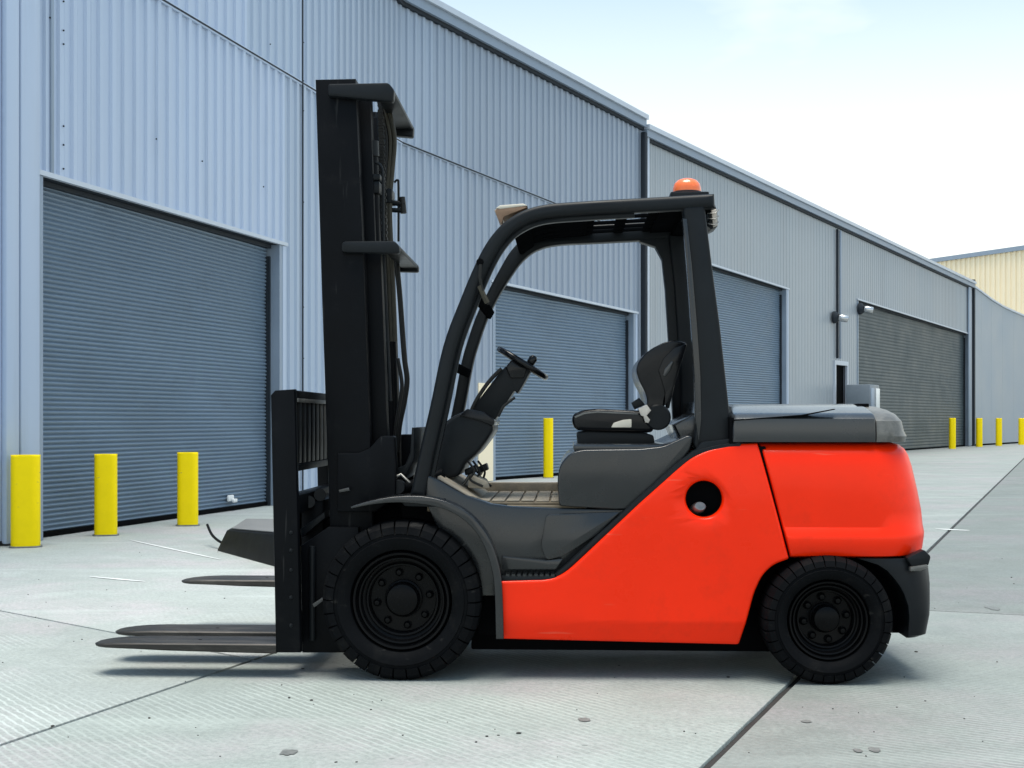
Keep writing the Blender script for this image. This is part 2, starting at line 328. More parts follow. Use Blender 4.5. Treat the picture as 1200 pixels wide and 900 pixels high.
# ------------------------------------------------------------------ ground
def sheet(name, pts, z, th, m, parent=None, b=0.006):
    bm = bmesh.new()
    top = [bm.verts.new((p[0], p[1], z)) for p in pts]; bot = [bm.verts.new((p[0], p[1], z - th)) for p in pts]
    n = len(pts); ft = bm.faces.new(top); bm.faces.new(bot)
    for i in range(n): bm.faces.new((top[i], top[(i + 1) % n], bot[(i + 1) % n], bot[i]))
    if b > 0: bmesh.ops.bevel(bm, geom=ft.edges[:], offset=b, segments=2, affect='EDGES', profile=0.5)
    return from_bm(name, bm, m, parent, 30)
ground = tag(sheet('ground', [(-400, -300), (400, -300), (400, 700), (-400, 700)], -0.045, 0.05, 'concC', None, 0), 'pale broomed concrete yard in front of the warehouse', kind='structure')
sheet('joint_filler', [(-60, -12), (60, -12), (60, 150), (-60, 150)], -0.022, 0.01, 'jointfill', ground, 0)
# slab strips: two long joints run away from the camera, cross joints cut the strips
def line_pt(p, d, t): return (p[0] + d[0] * t, p[1] + d[1] * t)
JA = [G(0, 888), G(300, 772)]; JB = [G(825, 900), G(930, 800)]; JBfar = G(1200, 537)
dA = (JA[1] - JA[0]).normalized(); dB = (JBfar - JB[0]).normalized()
dA = (dA * 0.5 + dB * 0.5).normalized()
A0 = JA[1]; B0 = JB[0]
nB = Vector((dB.y, -dB.x, 0))                       # to the right
def X_on(p, d, Y): return p.x + d.x / d.y * (Y - p.y)
def cross_cut(p, q, P, d):                            # where the line p-q meets the joint P + t d
    e = q - p; den = e.x * d.y - e.y * d.x
    t = ((P.x - p.x) * d.y - (P.y - p.y) * d.x) / den
    return p + e * t
g = 0.012; gB = 0.019
J1 = [G(0, 715), G(130, 740)]; J5 = [G(1090, 718), G(1200, 727)]
Lc = cross_cut(J1[0], J1[1], A0, dA); Rc = cross_cut(J5[0], J5[1], B0, dB)
def off(p, dx): return (p[0] + dx, p[1])
def strip(sideL, sideR, cutsL, cutsR, mats):
    """slabs between two long joints; cutsL/cutsR are the points of each cross joint on the two joints"""
    for i in range(len(cutsL) - 1):
        a, b_, c, d = Vector(cutsL[i]), Vector(cutsR[i]), Vector(cutsR[i + 1]), Vector(cutsL[i + 1])
        up = (d - a).normalized() * g; dn = (c - b_).normalized() * g
        q = [a + up + Vector((sideL, 0)), b_ + dn - Vector((sideR, 0)), c - dn - Vector((sideR, 0)), d - up + Vector((sideL, 0))]
        o = sheet('concrete_slab', [tuple(p) for p in q], 0.0, 0.04, mats[i % len(mats)], ground, 0.005)
def on(P, d, Y): return (X_on(P, d, Y), Y)
far = 140.0
dl = (Vector((-7, Lc.y + 6.2)) - Vector((Lc.x, Lc.y)))
dl = Vector((J1[0].x - J1[1].x, J1[0].y - J1[1].y)); dl /= abs(dl.x)
def leftpt(p, X=-45):                                  # follow the cross joint direction out to the left
    return (X, p[1] + dl.y * (p[0] - X))
LcY = Lc.y
LA = [on(A0, dA, y) for y in (-8, 0.8, LcY, LcY + 11.5, LcY + 26, far)]
LL = [leftpt(p) for p in LA]
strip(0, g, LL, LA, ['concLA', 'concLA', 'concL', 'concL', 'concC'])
dr = Vector((J5[1].x - J5[0].x, J5[1].y - J5[0].y)); dr /= abs(dr.x)
MB_ = [on(B0, dB, y) for y in (-8, 1.2, 9.4, 20, 36, far)]
ML = []
for p in MB_:
    q = cross_cut(Vector((p[0], p[1], 0)), Vector((p[0] - 1, p[1] + 0.32, 0)), A0, dA); ML.append((q.x, q.y))
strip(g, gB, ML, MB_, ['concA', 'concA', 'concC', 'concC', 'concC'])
RB = [on(B0, dB, y) for y in (-8, 0.5, Rc.y, Rc.y + 13, Rc.y + 32, far)]
RR = [(p[0] + 70, p[1] + dr.y * 70 * 0.55) for p in RB]
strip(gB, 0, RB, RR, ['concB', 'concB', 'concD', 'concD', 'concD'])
bm = bmesh.new(); p0, p1 = on(B0, dB, -6), on(B0, dB, 60); nseg = 260; prev = None
for i in range(nseg + 1):                              # rubber joint seal, slightly ragged, sunk between the slabs
    t = i / nseg; t = t * t * 0.7 + t * 0.3; x = p0[0] + (p1[0] - p0[0]) * t; y = p0[1] + (p1[1] - p0[1]) * t
    e = random.uniform(-.004, .004); zz = -0.012 + random.uniform(-.003, .003)
    cur = [bm.verts.new((x - gB - 0.004, y, zz - 0.004)), bm.verts.new((x + e, y, zz)), bm.verts.new((x + gB + 0.004, y, zz - 0.004))]
    if prev:
        for k in range(2): bm.faces.new((prev[k], prev[k + 1], cur[k + 1], cur[k]))
    prev = cur
from_bm('joint_seal', bm, 'jointseal', ground)
# grit and stains
bm = bmesh.new()
spots = [(33, 697), (54, 706), (131, 711), (57, 734), (130, 812), (175, 842), (80, 864), (232, 862), (365, 821), (330, 803), (447, 821), (700, 813), (676, 832),
         (815, 860), (608, 860), (976, 831), (1051, 829), (565, 820), (558, 870), (580, 855), (584, 862), (472, 862), (1105, 757), (1060, 745)]
spots += [(random.uniform(0, 1200), random.uniform(640, 898)) for _ in range(70)]
for px, py in spots:
    p = G(px, py); s = random.uniform(.0025, .005) * (1.3 if random.random() < .2 else .8)
    mtx = Matrix.Translation((p.x, p.y, s * 0.5)) @ Matrix.Rotation(random.uniform(0, 6), 4, 'Z') @ Matrix.Diagonal((s * random.uniform(1, 2), s * random.uniform(.8, 1.4), s * 0.7, 1))
    bmesh.ops.create_icosphere(bm, subdivisions=1, radius=1, matrix=mtx)
tag(from_bm('grit', bm, 'pebble', None, 0), 'dark grit scattered on the pale concrete', 'grit', kind='stuff')
bm = bmesh.new()
for px, py, rx, ry in ((685, 844, .036, .05), (849, 871, 0, 0), (1005, 880, .022, .04), (1025, 879, .03, .05), (338, 882, .045, .06), (1163, 713, .05, .12), (945, 846, .03, .03)):
    if rx == 0: continue
    p = G(px, py); vs_ = []
    for k in range(18):
        a = 2 * math.pi * k / 18; q = random.uniform(.8, 1.2)
        vs_.append(bm.verts.new((p.x + rx * .7 * q * math.cos(a), p.y + ry * .7 * q * math.sin(a), 0.003)))
    bm.faces.new(vs_)
o = from_bm('oil_stain', bm, 'stain', ground, 0); o['kind'] = 'stuff'
bm = bmesh.new()
for a, b_, wd in ((G(105, 676), G(170, 682), .05), (G(152, 633), G(258, 656), .045), (G(1096, 620), G(1136, 622), .10)):
    d = (b_ - a); nn = Vector((-d.y, d.x, 0)).normalized() * wd / 2; k = 14; L1, L2 = [], []
    for i in range(k + 1):
        t = i / k; e = math.sin(math.pi * min(1, max(0, t * .94 + .03))) ** .5; j = random.uniform(.75, 1.1) * e
        c = a + d * t; L1.append(bm.verts.new((c + nn * j) + Vector((0, 0, .004)))); L2.append(bm.verts.new((c - nn * j) + Vector((0, 0, .004))))
    for i in range(k): bm.faces.new((L1[i], L1[i + 1], L2[i + 1], L2[i]))
o = from_bm('paint_line', bm, 'linepaint', ground, 0); o['kind'] = 'stuff'

# ------------------------------------------------------------------ warehouse
WP = [Vector((-8.217 + .27 * 3.0, 3.0)), Vector((-8.217 + .27 * 23.2, 23.2)), Vector((20.95, 60.15))]   # plan of the long front
shed = tag(empty('warehouse', (WP[1].x, WP[1].y, 0)), 'long blue-grey ribbed metal warehouse with four large roller doors', 'warehouse')
inv = Matrix.Translation((-WP[1].x, -WP[1].y, 0))
class Facet:
    def __init__(s, a, b):
        s.a = a; s.d = (b - a); s.len = s.d.length; s.d = s.d / s.len; s.n = Vector((s.d.y, -s.d.x))   # n faces the yard
    def P(s, t, out, z): q = s.a + s.d * t + s.n * out; return Vector((q.x, q.y, z))
    def s_of(s, px):                                            # length along the wall of a picture column
        k = (px - 600) / FPX; return (k * s.a.y - s.a.x) / (s.d.x - k * s.d.y)
    def z_of(s, px, py): Y = s.a.y + s.d.y * s.s_of(px); return CAMH + (HOR - py) / FPX * Y
FA, FB = Facet(WP[0], WP[1]), Facet(WP[1], WP[2])
def wall_bm(F, boxes):
    """boxes of (t0, t1, out0, out1, z0(t0), z0(t1), z1(t0), z1(t1)) along a facet"""
    bm = bmesh.new()
    for t0, t1, o0, o1, za, zb, zc, zd in boxes:
        v = [bm.verts.new(F.P(t, o_, z)) for t, o_, z in ((t0, o0, za), (t1, o0, zb), (t1, o1, zb), (t0, o1, za), (t0, o0, zc), (t1, o0, zd), (t1, o1, zd), (t0, o1, zc))]
        for f in ((0,1,2,3),(4,5,6,7),(0,1,5,4),(1,2,6,5),(2,3,7,6),(3,0,4,7)): bm.faces.new([v[i] for i in f])
    return bm
def put(name, bm, m, parent, smooth=35):
    """parent a mesh written in world coordinates to the warehouse or one of its parts"""
    bm.transform(inv); return from_bm(name, bm, m, parent, smooth)
PITCH = 0.25
PROF = ((0.0, 0.0), (0.020, -0.014), (0.040, 0.0), (0.150, 0.0), (0.164, 0.030), (0.236, 0.030), (0.25, 0.0))
def cladding(F, t0, t1, zlo, zhi, mname, parent=shed, panel=1.0, out=0.0):
    dep = 0.4 if mname == 'cladfar' else 1.0
    n = max(1, round((t1 - t0) / panel)); wd = (t1 - t0) / n
    for i in range(n):
        a = t0 + i * wd; b_ = a + wd - 0.004; bm = bmesh.new(); lo = []; hi = []
        k = max(1, round(wd / PITCH)); pit = (b_ - a) / k; jit = random.uniform(-.003, .003)
        cols = []
        for q in range(k):
            for x, d in PROF[:-1]: cols.append((a + (q + x / PITCH) * pit, d * dep))
        cols.append((b_, 0.006))
        for t, d in cols:
            lo.append(bm.verts.new(F.P(t, out + d + jit, zlo(t)))); hi.append(bm.verts.new(F.P(t, out + d + jit, zhi(t))))
        for q in range(len(cols) - 1): bm.faces.new((lo[q], lo[q + 1], hi[q + 1], hi[q]))
        q = F.P((a + b_) / 2, 0, 0); cpx = 600 + FPX * q.x / q.y; mm = mname
        if mname in ('clad', 'cladmid'): fq = 0 if q.y < 8 else (cpx + random.uniform(-12, 12) - 290) / 260; mm = 'clad' if fq < .08 else 'cladmid' if fq > .92 else 'clad%d' % (1 + min(4, int((fq - .08) / .84 * 5)))  # sheet tone chosen by position, so the painted light fades along the front
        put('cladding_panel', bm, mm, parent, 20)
def lin(F, p, q):
    """height along a facet through two picture points"""
    s0, z0, s1, z1 = F.s_of(p[0]), F.z_of(*p), F.s_of(q[0]), F.z_of(*q)
    return lambda t: z0 + (z1 - z0) * (t - s0) / (s1 - s0)
roofB1 = lin(FB, (500, 0), (757, 139)); rA1 = roofB1(0); roofA_ = lambda t: 8.85 + (rA1 - 8.85) * max(0, t - 8) / (FA.len - 8)
roofB2 = lin(FB, (760, 150), (1138, 330))
sPipe = FB.s_of(752)
roofB = lambda t: roofB1(t) if t < sPipe else roofB2(t)
seamA = lambda t: 6.06; seamB = lambda t: 6.06 + (FB.z_of(640, 235) - 6.06) * t / FB.s_of(640)
ROOFS = {id(FA): roofA_, id(FB): roofB}
# doors: (facet, left px, right px, head points, name)
DOORS = [(FA, 47, 325, (47, 207), (325, 287), 'shutter', 'wide slate roller door at the left behind three yellow bollards'),
         (FB, 579, 741, (583, 333), (740, 367), 'shutter', 'slate roller door seen through the open cab of the forklift'),
         (FB, 800, 920, (838, 313), (920, 339), 'shutter', 'slate roller door half hidden behind the rear pillar of the cab'),
         (FB, 1005, 1134, (1005, 352), (1135, 392), 'shuttergreen', 'largest grey-green roller door at the far end of the warehouse')]
REC = 0.17
def curtain(F, t0, t1, zhead, mname, parent, pitch, amp=1.0):
    bm = bmesh.new(); zt = max(zhead(t0), zhead(t1)); n = int(zt / pitch); nx = 12; rows = []
    prof = ((0.0, 0.0), (0.12, 0.016), (0.40, 0.022), (0.68, 0.009), (0.90, -0.004))
    ph = random.uniform(0, 6)
    for i in range(n):
        for f, d in prof:
            z = 0.05 + (i + f) * pitch
            row = []
            for k in range(nx + 1):
                t = t0 + (t1 - t0) * k / nx
                wob = 0.004 * math.sin(k * .8 + ph + i * .21) + 0.003 * math.sin(k * 1.9 + i * .47)
                row.append(bm.verts.new(F.P(t, -REC + d * amp + wob, z)))
            rows.append(row)
    for a, b_ in zip(rows, rows[1:]):
        for k in range(nx): bm.faces.new((a[k], a[k + 1], b_[k + 1], b_[k]))
    return put('shutter_curtain', bm, mname, parent, 60)
spans = {id(FA): [], id(FB): []}
doorparts = []
for F, pl, pr, h0, h1, mname, lab in DOORS:
    t0, t1 = F.s_of(pl), F.s_of(pr); head = lin(F, h0, h1); spans[id(F)].append((t0, t1, head))
    bm = wall_bm(F, [(t0, t1, -REC - .01, -REC + .022, .005, .005, .05, .05)])
    d = put('roller_door', bm, 'dark', shed); d['label'] = lab
    c = curtain(F, t0 + .02, t1 - .02, head, mname, d, 0.050 if F is FA else 0.065 if mname == 'shutter' else 0.12, 1.0 if mname == 'shutter' else 0.5)
    # reveals, head box, guide rails
    zt0, zt1 = head(t0), head(t1)
    put('head_soffit', wall_bm(F, [(t0, t1, -REC - .05, 0.0, zt0, zt1, zt0 + .05, zt1 + .05)]), 'seam', d)
    put('head_hood_shade', wall_bm(F, [(t0 + .03, t1 - .03, -REC + .03, -REC + .09, zt0 - .05, zt1 - .05, zt0 - .004, zt1 - .004)]), 'seam', d)  # soffit and hood near-black to paint the shade under the lintel
    put('guide_rail', wall_bm(F, [(t1 - .04, t1 - .004, -REC - .02, -REC + .07, 0.004, 0.004, zt1 - .16, zt1 - .16)]), 'seam', d)
    put('guide_rail', wall_bm(F, [(t0 + .004, t0 + .04, -REC - .02, -REC + .07, 0.004, 0.004, zt0 - .16, zt0 - .16)]), 'seam', d)
    put('jamb', wall_bm(F, [(t1, t1 + .10, -REC - .05, 0.034, 0.002, 0.002, head(t1) + .004, head(t1 + .1) + .004)]), 'trim', d)
    put('jamb', wall_bm(F, [(t0 - .10, t0, -REC - .05, 0.034, 0.002, 0.002, head(t0 - .1) + .004, head(t0) + .004)]), 'trim', d)
    put('jamb_flashing', wall_bm(F, [(t1 + .10, t1 + .19, 0.002, 0.040, 0.002, 0.002, head(t1) + .0, head(t1 + .19))]), 'clad', d)
    put('head_flashing', wall_bm(F, [(t0 - .16, t1 + .24, 0.0, 0.055, head(t0 - .16) + .006, head(t1 + .24) + .006, head(t0 - .16) + .055, head(t1 + .24) + .055)]), 'trimlight', d)
    put('bottom_bar', wall_bm(F, [(t0 + .02, t1 - .02, -REC + .022, -REC + .040, .010, .010, .060, .060)]), 'dark', d)
    doorparts.append((F, t0, t1, d))
Fk, tk0, tk1, dk = doorparts[1]
put('kick_panel', wall_bm(Fk, [(tk0 - .62, tk0 - .11, 0.0, .05, .01, .01, 1.9, 1.9)]), 'cream', dk)
# padlock hasp on the near door
F, t0, t1, d = doorparts[0]
tl = F.s_of(277); bm = wall_bm(F, [(tl, tl + .16, -REC + .03, -REC + .06, .13, .13, .21, .21), (tl + .09, tl + .2, -REC + .055, -REC + .09, .11, .11, .16, .16)])
bev(bm, .012); put('door_latch', bm, 'white', d)
# cladding between, over and under
def side_panels(F, spans_, tmin, tmax, seam, roof, mats):
    zb = lambda t: 0.05
    cur = tmin
    for t0, t1, head in sorted(spans_, key=lambda s: s[0]):
        cladding(F, cur, t0 - .10, zb, lambda t: seam(t) - .008, mats)
        cladding(F, t0 - .10, t1 + .19, lambda t, h=head: h(t) + .056, lambda t: seam(t) - .008, mats)
        cur = t1 + .19
    if cur < tmax: cladding(F, cur, tmax, zb, lambda t: seam(t) - .008, mats)
    cladding(F, tmin, tmax, lambda t: seam(t) + .008, lambda t: roof(t) - .02, mats)
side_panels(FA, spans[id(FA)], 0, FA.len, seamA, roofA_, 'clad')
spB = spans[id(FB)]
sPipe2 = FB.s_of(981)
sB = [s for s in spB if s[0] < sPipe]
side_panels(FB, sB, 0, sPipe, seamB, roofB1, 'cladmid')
# beyond the downpipe the sheets run full height
zb = lambda t: 0.05
rest = [s for s in spB if s[0] > sPipe]; cur = sPipe
sDoor0, sDoor1 = FB.s_of(978), FB.s_of(991); hd = FB.z_of(984, 428)
segs = []
for t0, t1, head in rest:
    segs += [(cur, t0 - .10, zb), (t0 - .10, t1 + .19, (lambda t, h=head: h(t) + .056))]; cur = t1 + .19
segs.append((cur, FB.len, zb))
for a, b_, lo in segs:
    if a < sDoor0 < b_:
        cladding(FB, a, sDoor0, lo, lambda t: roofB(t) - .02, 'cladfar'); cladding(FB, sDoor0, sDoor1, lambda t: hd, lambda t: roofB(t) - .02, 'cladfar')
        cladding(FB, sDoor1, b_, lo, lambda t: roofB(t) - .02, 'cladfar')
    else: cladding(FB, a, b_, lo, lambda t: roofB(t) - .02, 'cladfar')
# dark recess strip in the seam, base skirting, wall core with openings
put('seam_flashing', wall_bm(FA, [(0, FA.len, -.04, .036, 6.030, 6.030, 6.090, 6.090)]), 'clad', shed)
put('seam_flashing', wall_bm(FB, [(0, sPipe, -.04, .036, seamB(0) - .03, seamB(sPipe) - .03, seamB(0) + .03, seamB(sPipe) + .03)]), 'cladmid', shed)
put('panel_seam', wall_bm(FA, [(0, FA.len, .0, .041, 6.052, 6.052, 6.074, 6.074)]), 'seam', shed)
put('panel_seam', wall_bm(FB, [(0, sPipe, .0, .041, seamB(0) - .013, seamB(sPipe) - .013, seamB(0) + .013, seamB(sPipe) + .013)]), 'seam', shed)
def core(F, spans_, tmax, roof):
    bxs = []; cur = 0
    for t0, t1, head in sorted(spans_, key=lambda s: s[0]):
        bxs.append((cur, t0 - .002, -.45, -.05, 0, 0, roof(cur) - .05, roof(t0) - .05))
        bxs.append((t0 - .002, t1 + .002, -.45, -.05, head(t0) + .06, head(t1) + .06, roof(t0) - .05, roof(t1) - .05)); cur = t1 + .002
    bxs.append((cur, tmax, -.45, -.05, 0, 0, roof(cur) - .05, roof(tmax) - .05))
    return bxs
put('wall_core', wall_bm(FA, core(FA, spans[id(FA)], FA.len, roofA_)), 'core', shed)
spC = sorted(spB + [(sDoor0, sDoor1, lambda t: hd)], key=lambda s: s[0])
put('wall_core', wall_bm(FB, core(FB, spC, FB.len, lambda t: min(roofB1(t), roofB2(t)) - .1)), 'core', shed)
for F, t0, t1, d in doorparts:                               # blocks the inside behind each curtain
    put('inner_wall', wall_bm(F, [(t0 - .2, t1 + .2, -.62, -.47, 0, 0, 6, 6)]), 'core', d)
# fascia and gutter along the eaves
def fascia(F, t0, t1, roof):
    put('eaves_fascia', wall_bm(F, [(t0, t1, .0, .14, roof(t0) - .03, roof(t1) - .03, roof(t0) + .14, roof(t1) + .14)]), 'trim', shed)
    put('gutter_cap', wall_bm(F, [(t0, t1, -.35, .20, roof(t0) + .142, roof(t1) + .142, roof(t0) + .25, roof(t1) + .25)]), 'trimlight', shed)
    put('eaves_shadow_strip', wall_bm(F, [(t0, t1, .0, .075, roof(t0) - .10, roof(t1) - .10, roof(t0) - .032, roof(t1) - .032)]), 'seam', shed)  # solid near-black strip painting the shadow line below the fascia
fascia(FA, 0, FA.len, lambda t: roofA_(t) - .25); fascia(FB, 0, sPipe - .02, lambda t: roofB1(t) - .25); fascia(FB, sPipe + .02, FB.len, lambda t: roofB2(t) - .25)
# downpipes and corner posts
def pipe(F, px, wd, out, zt, name='downpipe', m='seam', z0=0.02):
    t = F.s_of(px); bm = wall_bm(F, [(t - wd / 2, t + wd / 2, .03, out, z0, z0, zt, zt)]); bev(bm, min(wd, out) * .2); return put(name, bm, m, shed)
pipe(FB, 750.5, .12, .16, roofB1(sPipe) - .4); pipe(FB, 756, .10, .10, roofB1(sPipe) - .4, 'corner_trim', 'trimlight')
pipe(FB, 979, .06, .10, roofB(sPipe2) - .4, z0=FB.z_of(979, 420)); pipe(FB, 983, .10, .08, roofB(sPipe2) - .4, 'corner_trim', 'trim', z0=FB.z_of(979, 420))
pipe(FB, 1134.5, .5, .10, roofB2(FB.len) - .3, 'corner_trim', 'trim')
tA = FA.s_of(22)
for px in (6, 27): pipe(FA, px, .30 if px == 27 else .2, .09, roofA_(tA) - .4, 'corner_trim', 'clad')
pipe(FA, 57, .05, .05, 5.9, 'panel_joint', 'trim', z0=FA.z_of(57, 205)); pipe(FA, 352, .03, .045, 8.3, 'panel_joint', 'seam')
# screws along the joints
bm = bmesh.new()
for px, rows in ((71, (2, 36, 52, 148, 170, 198)), (353, (50, 95, 130, 237, 360, 420)), (180, (163,)), (234, (189,)), (306, (219,)), (55, (21,)), (314, (52,))):
    for py in rows:
        p = FA.P(FA.s_of(px), .036, FA.z_of(px, py)); bmesh.ops.create_icosphere(bm, subdivisions=1, radius=.011, matrix=Matrix.Translation(p))
o = put('screw_head', bm, 'seam', shed); o['kind'] = 'stuff'
# small personnel door
dp = put('side_door', wall_bm(FB, [(sDoor0, sDoor1, -.16, -.08, 0, 0, hd, hd)]), 'dark', shed)
put('door_frame', wall_bm(FB, [(sDoor0 - .12, sDoor0, -.30, .06, 0, 0, hd + .14, hd + .14), (sDoor1, sDoor1 + .12, -.02, .06, 0, 0, hd + .14, hd + .14), (sDoor0 + .001, sDoor1 - .001, -.3, .06, hd + .002, hd + .002, hd + .14, hd + .14)]), 'trimlight', dp)
put('roof', (lambda b: b)(bmesh.new()), 'roof', shed) if False else None
bm = bmesh.new()                                             # roof sheet and back of the building
back = [Vector((-26, 3)), Vector((-20, 62)), Vector((4, 84))]
fr = [FA.P(0, -.3, roofA_(0) - .1), FA.P(FA.len, -.3, min(rA1, roofB1(0)) - .1), FB.P(FB.len, -.3, roofB2(FB.len) - .1)]
vf = [bm.verts.new(p) for p in fr]; vb = [bm.verts.new((b_.x, b_.y, 8.2)) for b_ in back]; vg = [bm.verts.new((b_.x, b_.y, 0)) for b_ in back]
vfg = [bm.verts.new((p.x, p.y, 0)) for p in (fr[0], fr[2])]
for i in range(2): bm.faces.new((vf[i], vf[i + 1], vb[i + 1], vb[i])); bm.faces.new((vb[i], vb[i + 1], vg[i + 1], vg[i]))
bm.faces.new((vf[0], vb[0], vg[0], vfg[0])); bm.faces.new((vf[2], vb[2], vg[2], vfg[1]))
put('roof', bm, 'roof', shed, 0)

# annex wall beyond the end of the warehouse: smooth sheets and a sagging, curved top
P0 = WP[2] + FB.d * 0.15; P1 = Vector(((1200 - 600) / FPX * 68, 68)); FD = Facet(P0, P0 + (P1 - P0).normalized() * 13)
annex = tag(empty('annex_building', (P0.x, P0.y, 0)), 'smooth grey annex with a curved sloping top beside the last roller door', 'building')
invD = Matrix.Translation((-P0.x, -P0.y, 0))
curve = [(1141, 336), (1150, 343), (1162, 352), (1175, 360), (1188, 366), (1200, 371)]
cs = [(FD.s_of(a), FD.z_of(a, b_)) for a, b_ in curve]; cs.append((FD.len, cs[-1][1] - .25))
cs[0] = (0, cs[0][1])
for (ta, za), (tb, zb_) in zip(cs, cs[1:]):
    bm = wall_bm(FD, [(ta + .004, tb - .004, -.3, 0.0, 0.08, 0.08, za, zb_)]); bm.transform(invD); from_bm('wall_panel', bm, 'sheet', annex, 0)
    bm = wall_bm(FD, [(ta, tb, -.34, .05, za + .002, zb_ + .002, za + .09, zb_ + .09)]); bm.transform(invD); from_bm('coping', bm, 'trimlight', annex, 0)
bm = wall_bm(FD, [(0, FD.len, -.28, -.02, 0, 0, .079, .079)]); bm.transform(invD); from_bm('plinth', bm, 'dark', annex, 0)
bm = wall_bm(FD, [(-.22, -.03, -.1, .12, 0, 0, cs[0][1] + .3, cs[0][1] + .3)]); bm.transform(invD); from_bm('corner_post', bm, 'seam', annex, 0)
bm = wall_bm(FD, [(0.2, FD.len, -9, -.35, 0, 0, 6.2, 6.0)]); bm.transform(invD); from_bm('annex_block', bm, 'roof', annex, 0)

# cream building far behind
q0 = at_depth(1095, 303, 130); Hc = q0.z; q1x = at_depth(1200, 288, (Hc - CAMH) * FPX / (HOR - 288))
FE = Facet(Vector((q0.x, q0.y)) - (Vector((q1x.x, q1x.y)) - Vector((q0.x, q0.y))).normalized() * 14, Vector((q0.x, q0.y)) + (Vector((q1x.x, q1x.y)) - Vector((q0.x, q0.y))).normalized() * 34)
if FE.n.y > 0: FE.n = -FE.n
cb = tag(empty('cream_building', (FE.a.x, FE.a.y, 0)), 'cream ribbed metal building rising beyond the grey annex', 'building')
invE = Matrix.Translation((-FE.a.x, -FE.a.y, 0))
npan = 40
for i in range(npan):
    a = FE.len * i / npan; b_ = FE.len * (i + 1) / npan; bm = bmesh.new(); cols = []
    for q in range(2):
        for f, d in ((0, 0), (.5, 0), (.6, .12), (.9, .12)): cols.append((a + (b_ - a) * (q + f) / 2, d))
    cols.append((b_ - .01, 0))
    lo = [bm.verts.new(FE.P(t, d, 0)) for t, d in cols]; hi = [bm.verts.new(FE.P(t, d, Hc - .3)) for t, d in cols]
    for q in range(len(cols) - 1): bm.faces.new((lo[q], lo[q + 1], hi[q + 1], hi[q]))
    bm.transform(invE); from_bm('cladding_panel', bm, 'cream', cb, 20)
bm = wall_bm(FE, [(0, FE.len, -.3, .3, Hc - .4, Hc - .4, Hc, Hc)]); bm.transform(invE); from_bm('roof_cap', bm, 'trim', cb, 0)
bm = wall_bm(FE, [(0, FE.len, -20, -.4, 0, 0, Hc - .4, Hc - .4)]); bm.transform(invE); from_bm('building_block', bm, 'cream', cb, 0)

# ------------------------------------------------------------------ bollards
def bollard_mesh(name, w_, d_, h, round_=0.03):
    bm = bmesh.new(); pts = fillet([(-w_/2, -d_/2), (w_/2, -d_/2), (w_/2, d_/2), (-w_/2, d_/2)], min(w_, d_) * .42, 6)
    lo = [bm.verts.new((x, y, 0)) for x, y in pts]; hi = [bm.verts.new((x, y, h)) for x, y in pts]; n = len(pts)
    top = bm.faces.new(hi); bm.faces.new(lo)
    for i in range(n): bm.faces.new((lo[i], lo[(i + 1) % n], hi[(i + 1) % n], hi[i]))
    bmesh.ops.bevel(bm, geom=top.edges[:], offset=round_ * .6, segments=3, affect='EDGES', profile=0.5)
    return bm
wallang = math.atan2(FA.d.y, FA.d.x)
for px, y0_, y1_, wpx, lab in ((30, 643, 533, 33, 'yellow bollard nearest the left edge, at the near jamb of the roller door'),
                               (124, 629.5, 532, 26, 'yellow bollard in the middle of the three before the left roller door'),
                               (220, 618, 530, 24, 'yellow bollard closest to the forks, before the left roller door')):
    p = G(px, y0_ - 2); h = CAMH - (y1_ - HOR) / FPX * p.y
    o = from_bm('bollard', bollard_mesh('bollard', wpx / FPX * p.y, wpx / FPX * p.y * .75, h), 'yellow', None, 40); o.location = p; o.rotation_euler.z = math.atan2(-p.x, p.y) * 1.0
    tag(o, lab, 'bollard', 'yellow bollards guarding the roller doors')
    r_ = from_bm('base_ring', bollard_mesh('base_ring', wpx / FPX * p.y + .035, wpx / FPX * p.y * .75 + .035, .014, .008), 'stain', o, 40)
pt = FB.P(FB.s_of(642), .75, 0)
Y = pt.y; p = Vector(((642.5 - 600) / FPX * Y, Y, 0)); h = CAMH - (490 - HOR) / FPX * Y
o = from_bm('bollard', bollard_mesh('bollard', 11.5 / FPX * Y, 11.5 / FPX * Y, h), 'yellow', None, 40); o.location = p
tag(o, 'yellow bollard visible through the cab between steering column and seat', 'bollard', 'yellow bollards guarding the roller doors')
from_bm('base_ring', bollard_mesh('base_ring', 11.5 / FPX * Y + .03, 11.5 / FPX * Y + .03, .012, .008), 'stain', o, 40)
src = None
for px, py, lab in ((1116, 526, 'distant yellow bollard before the grey-green roller door, leftmost of four'), (1147.5, 523.7, 'distant yellow bollard at the corner between last roller door and annex'),
                    (1170.5, 522.5, 'distant yellow bollard standing alone against the smooth annex wall'), (1197, 521.2, 'distant yellow bollard at the right edge of the picture')):
    p = G(px, py)
    if src is None: src = o = from_bm('bollard', bollard_mesh('bollard', 7.4 / FPX * p.y, 7.4 / FPX * p.y, 1.27, .05), 'yellow', None, 40)
    else: o = src.copy(); C.objects.link(o)
    o.location = p; tag(o, lab, 'bollard', 'yellow bollards guarding the roller doors')

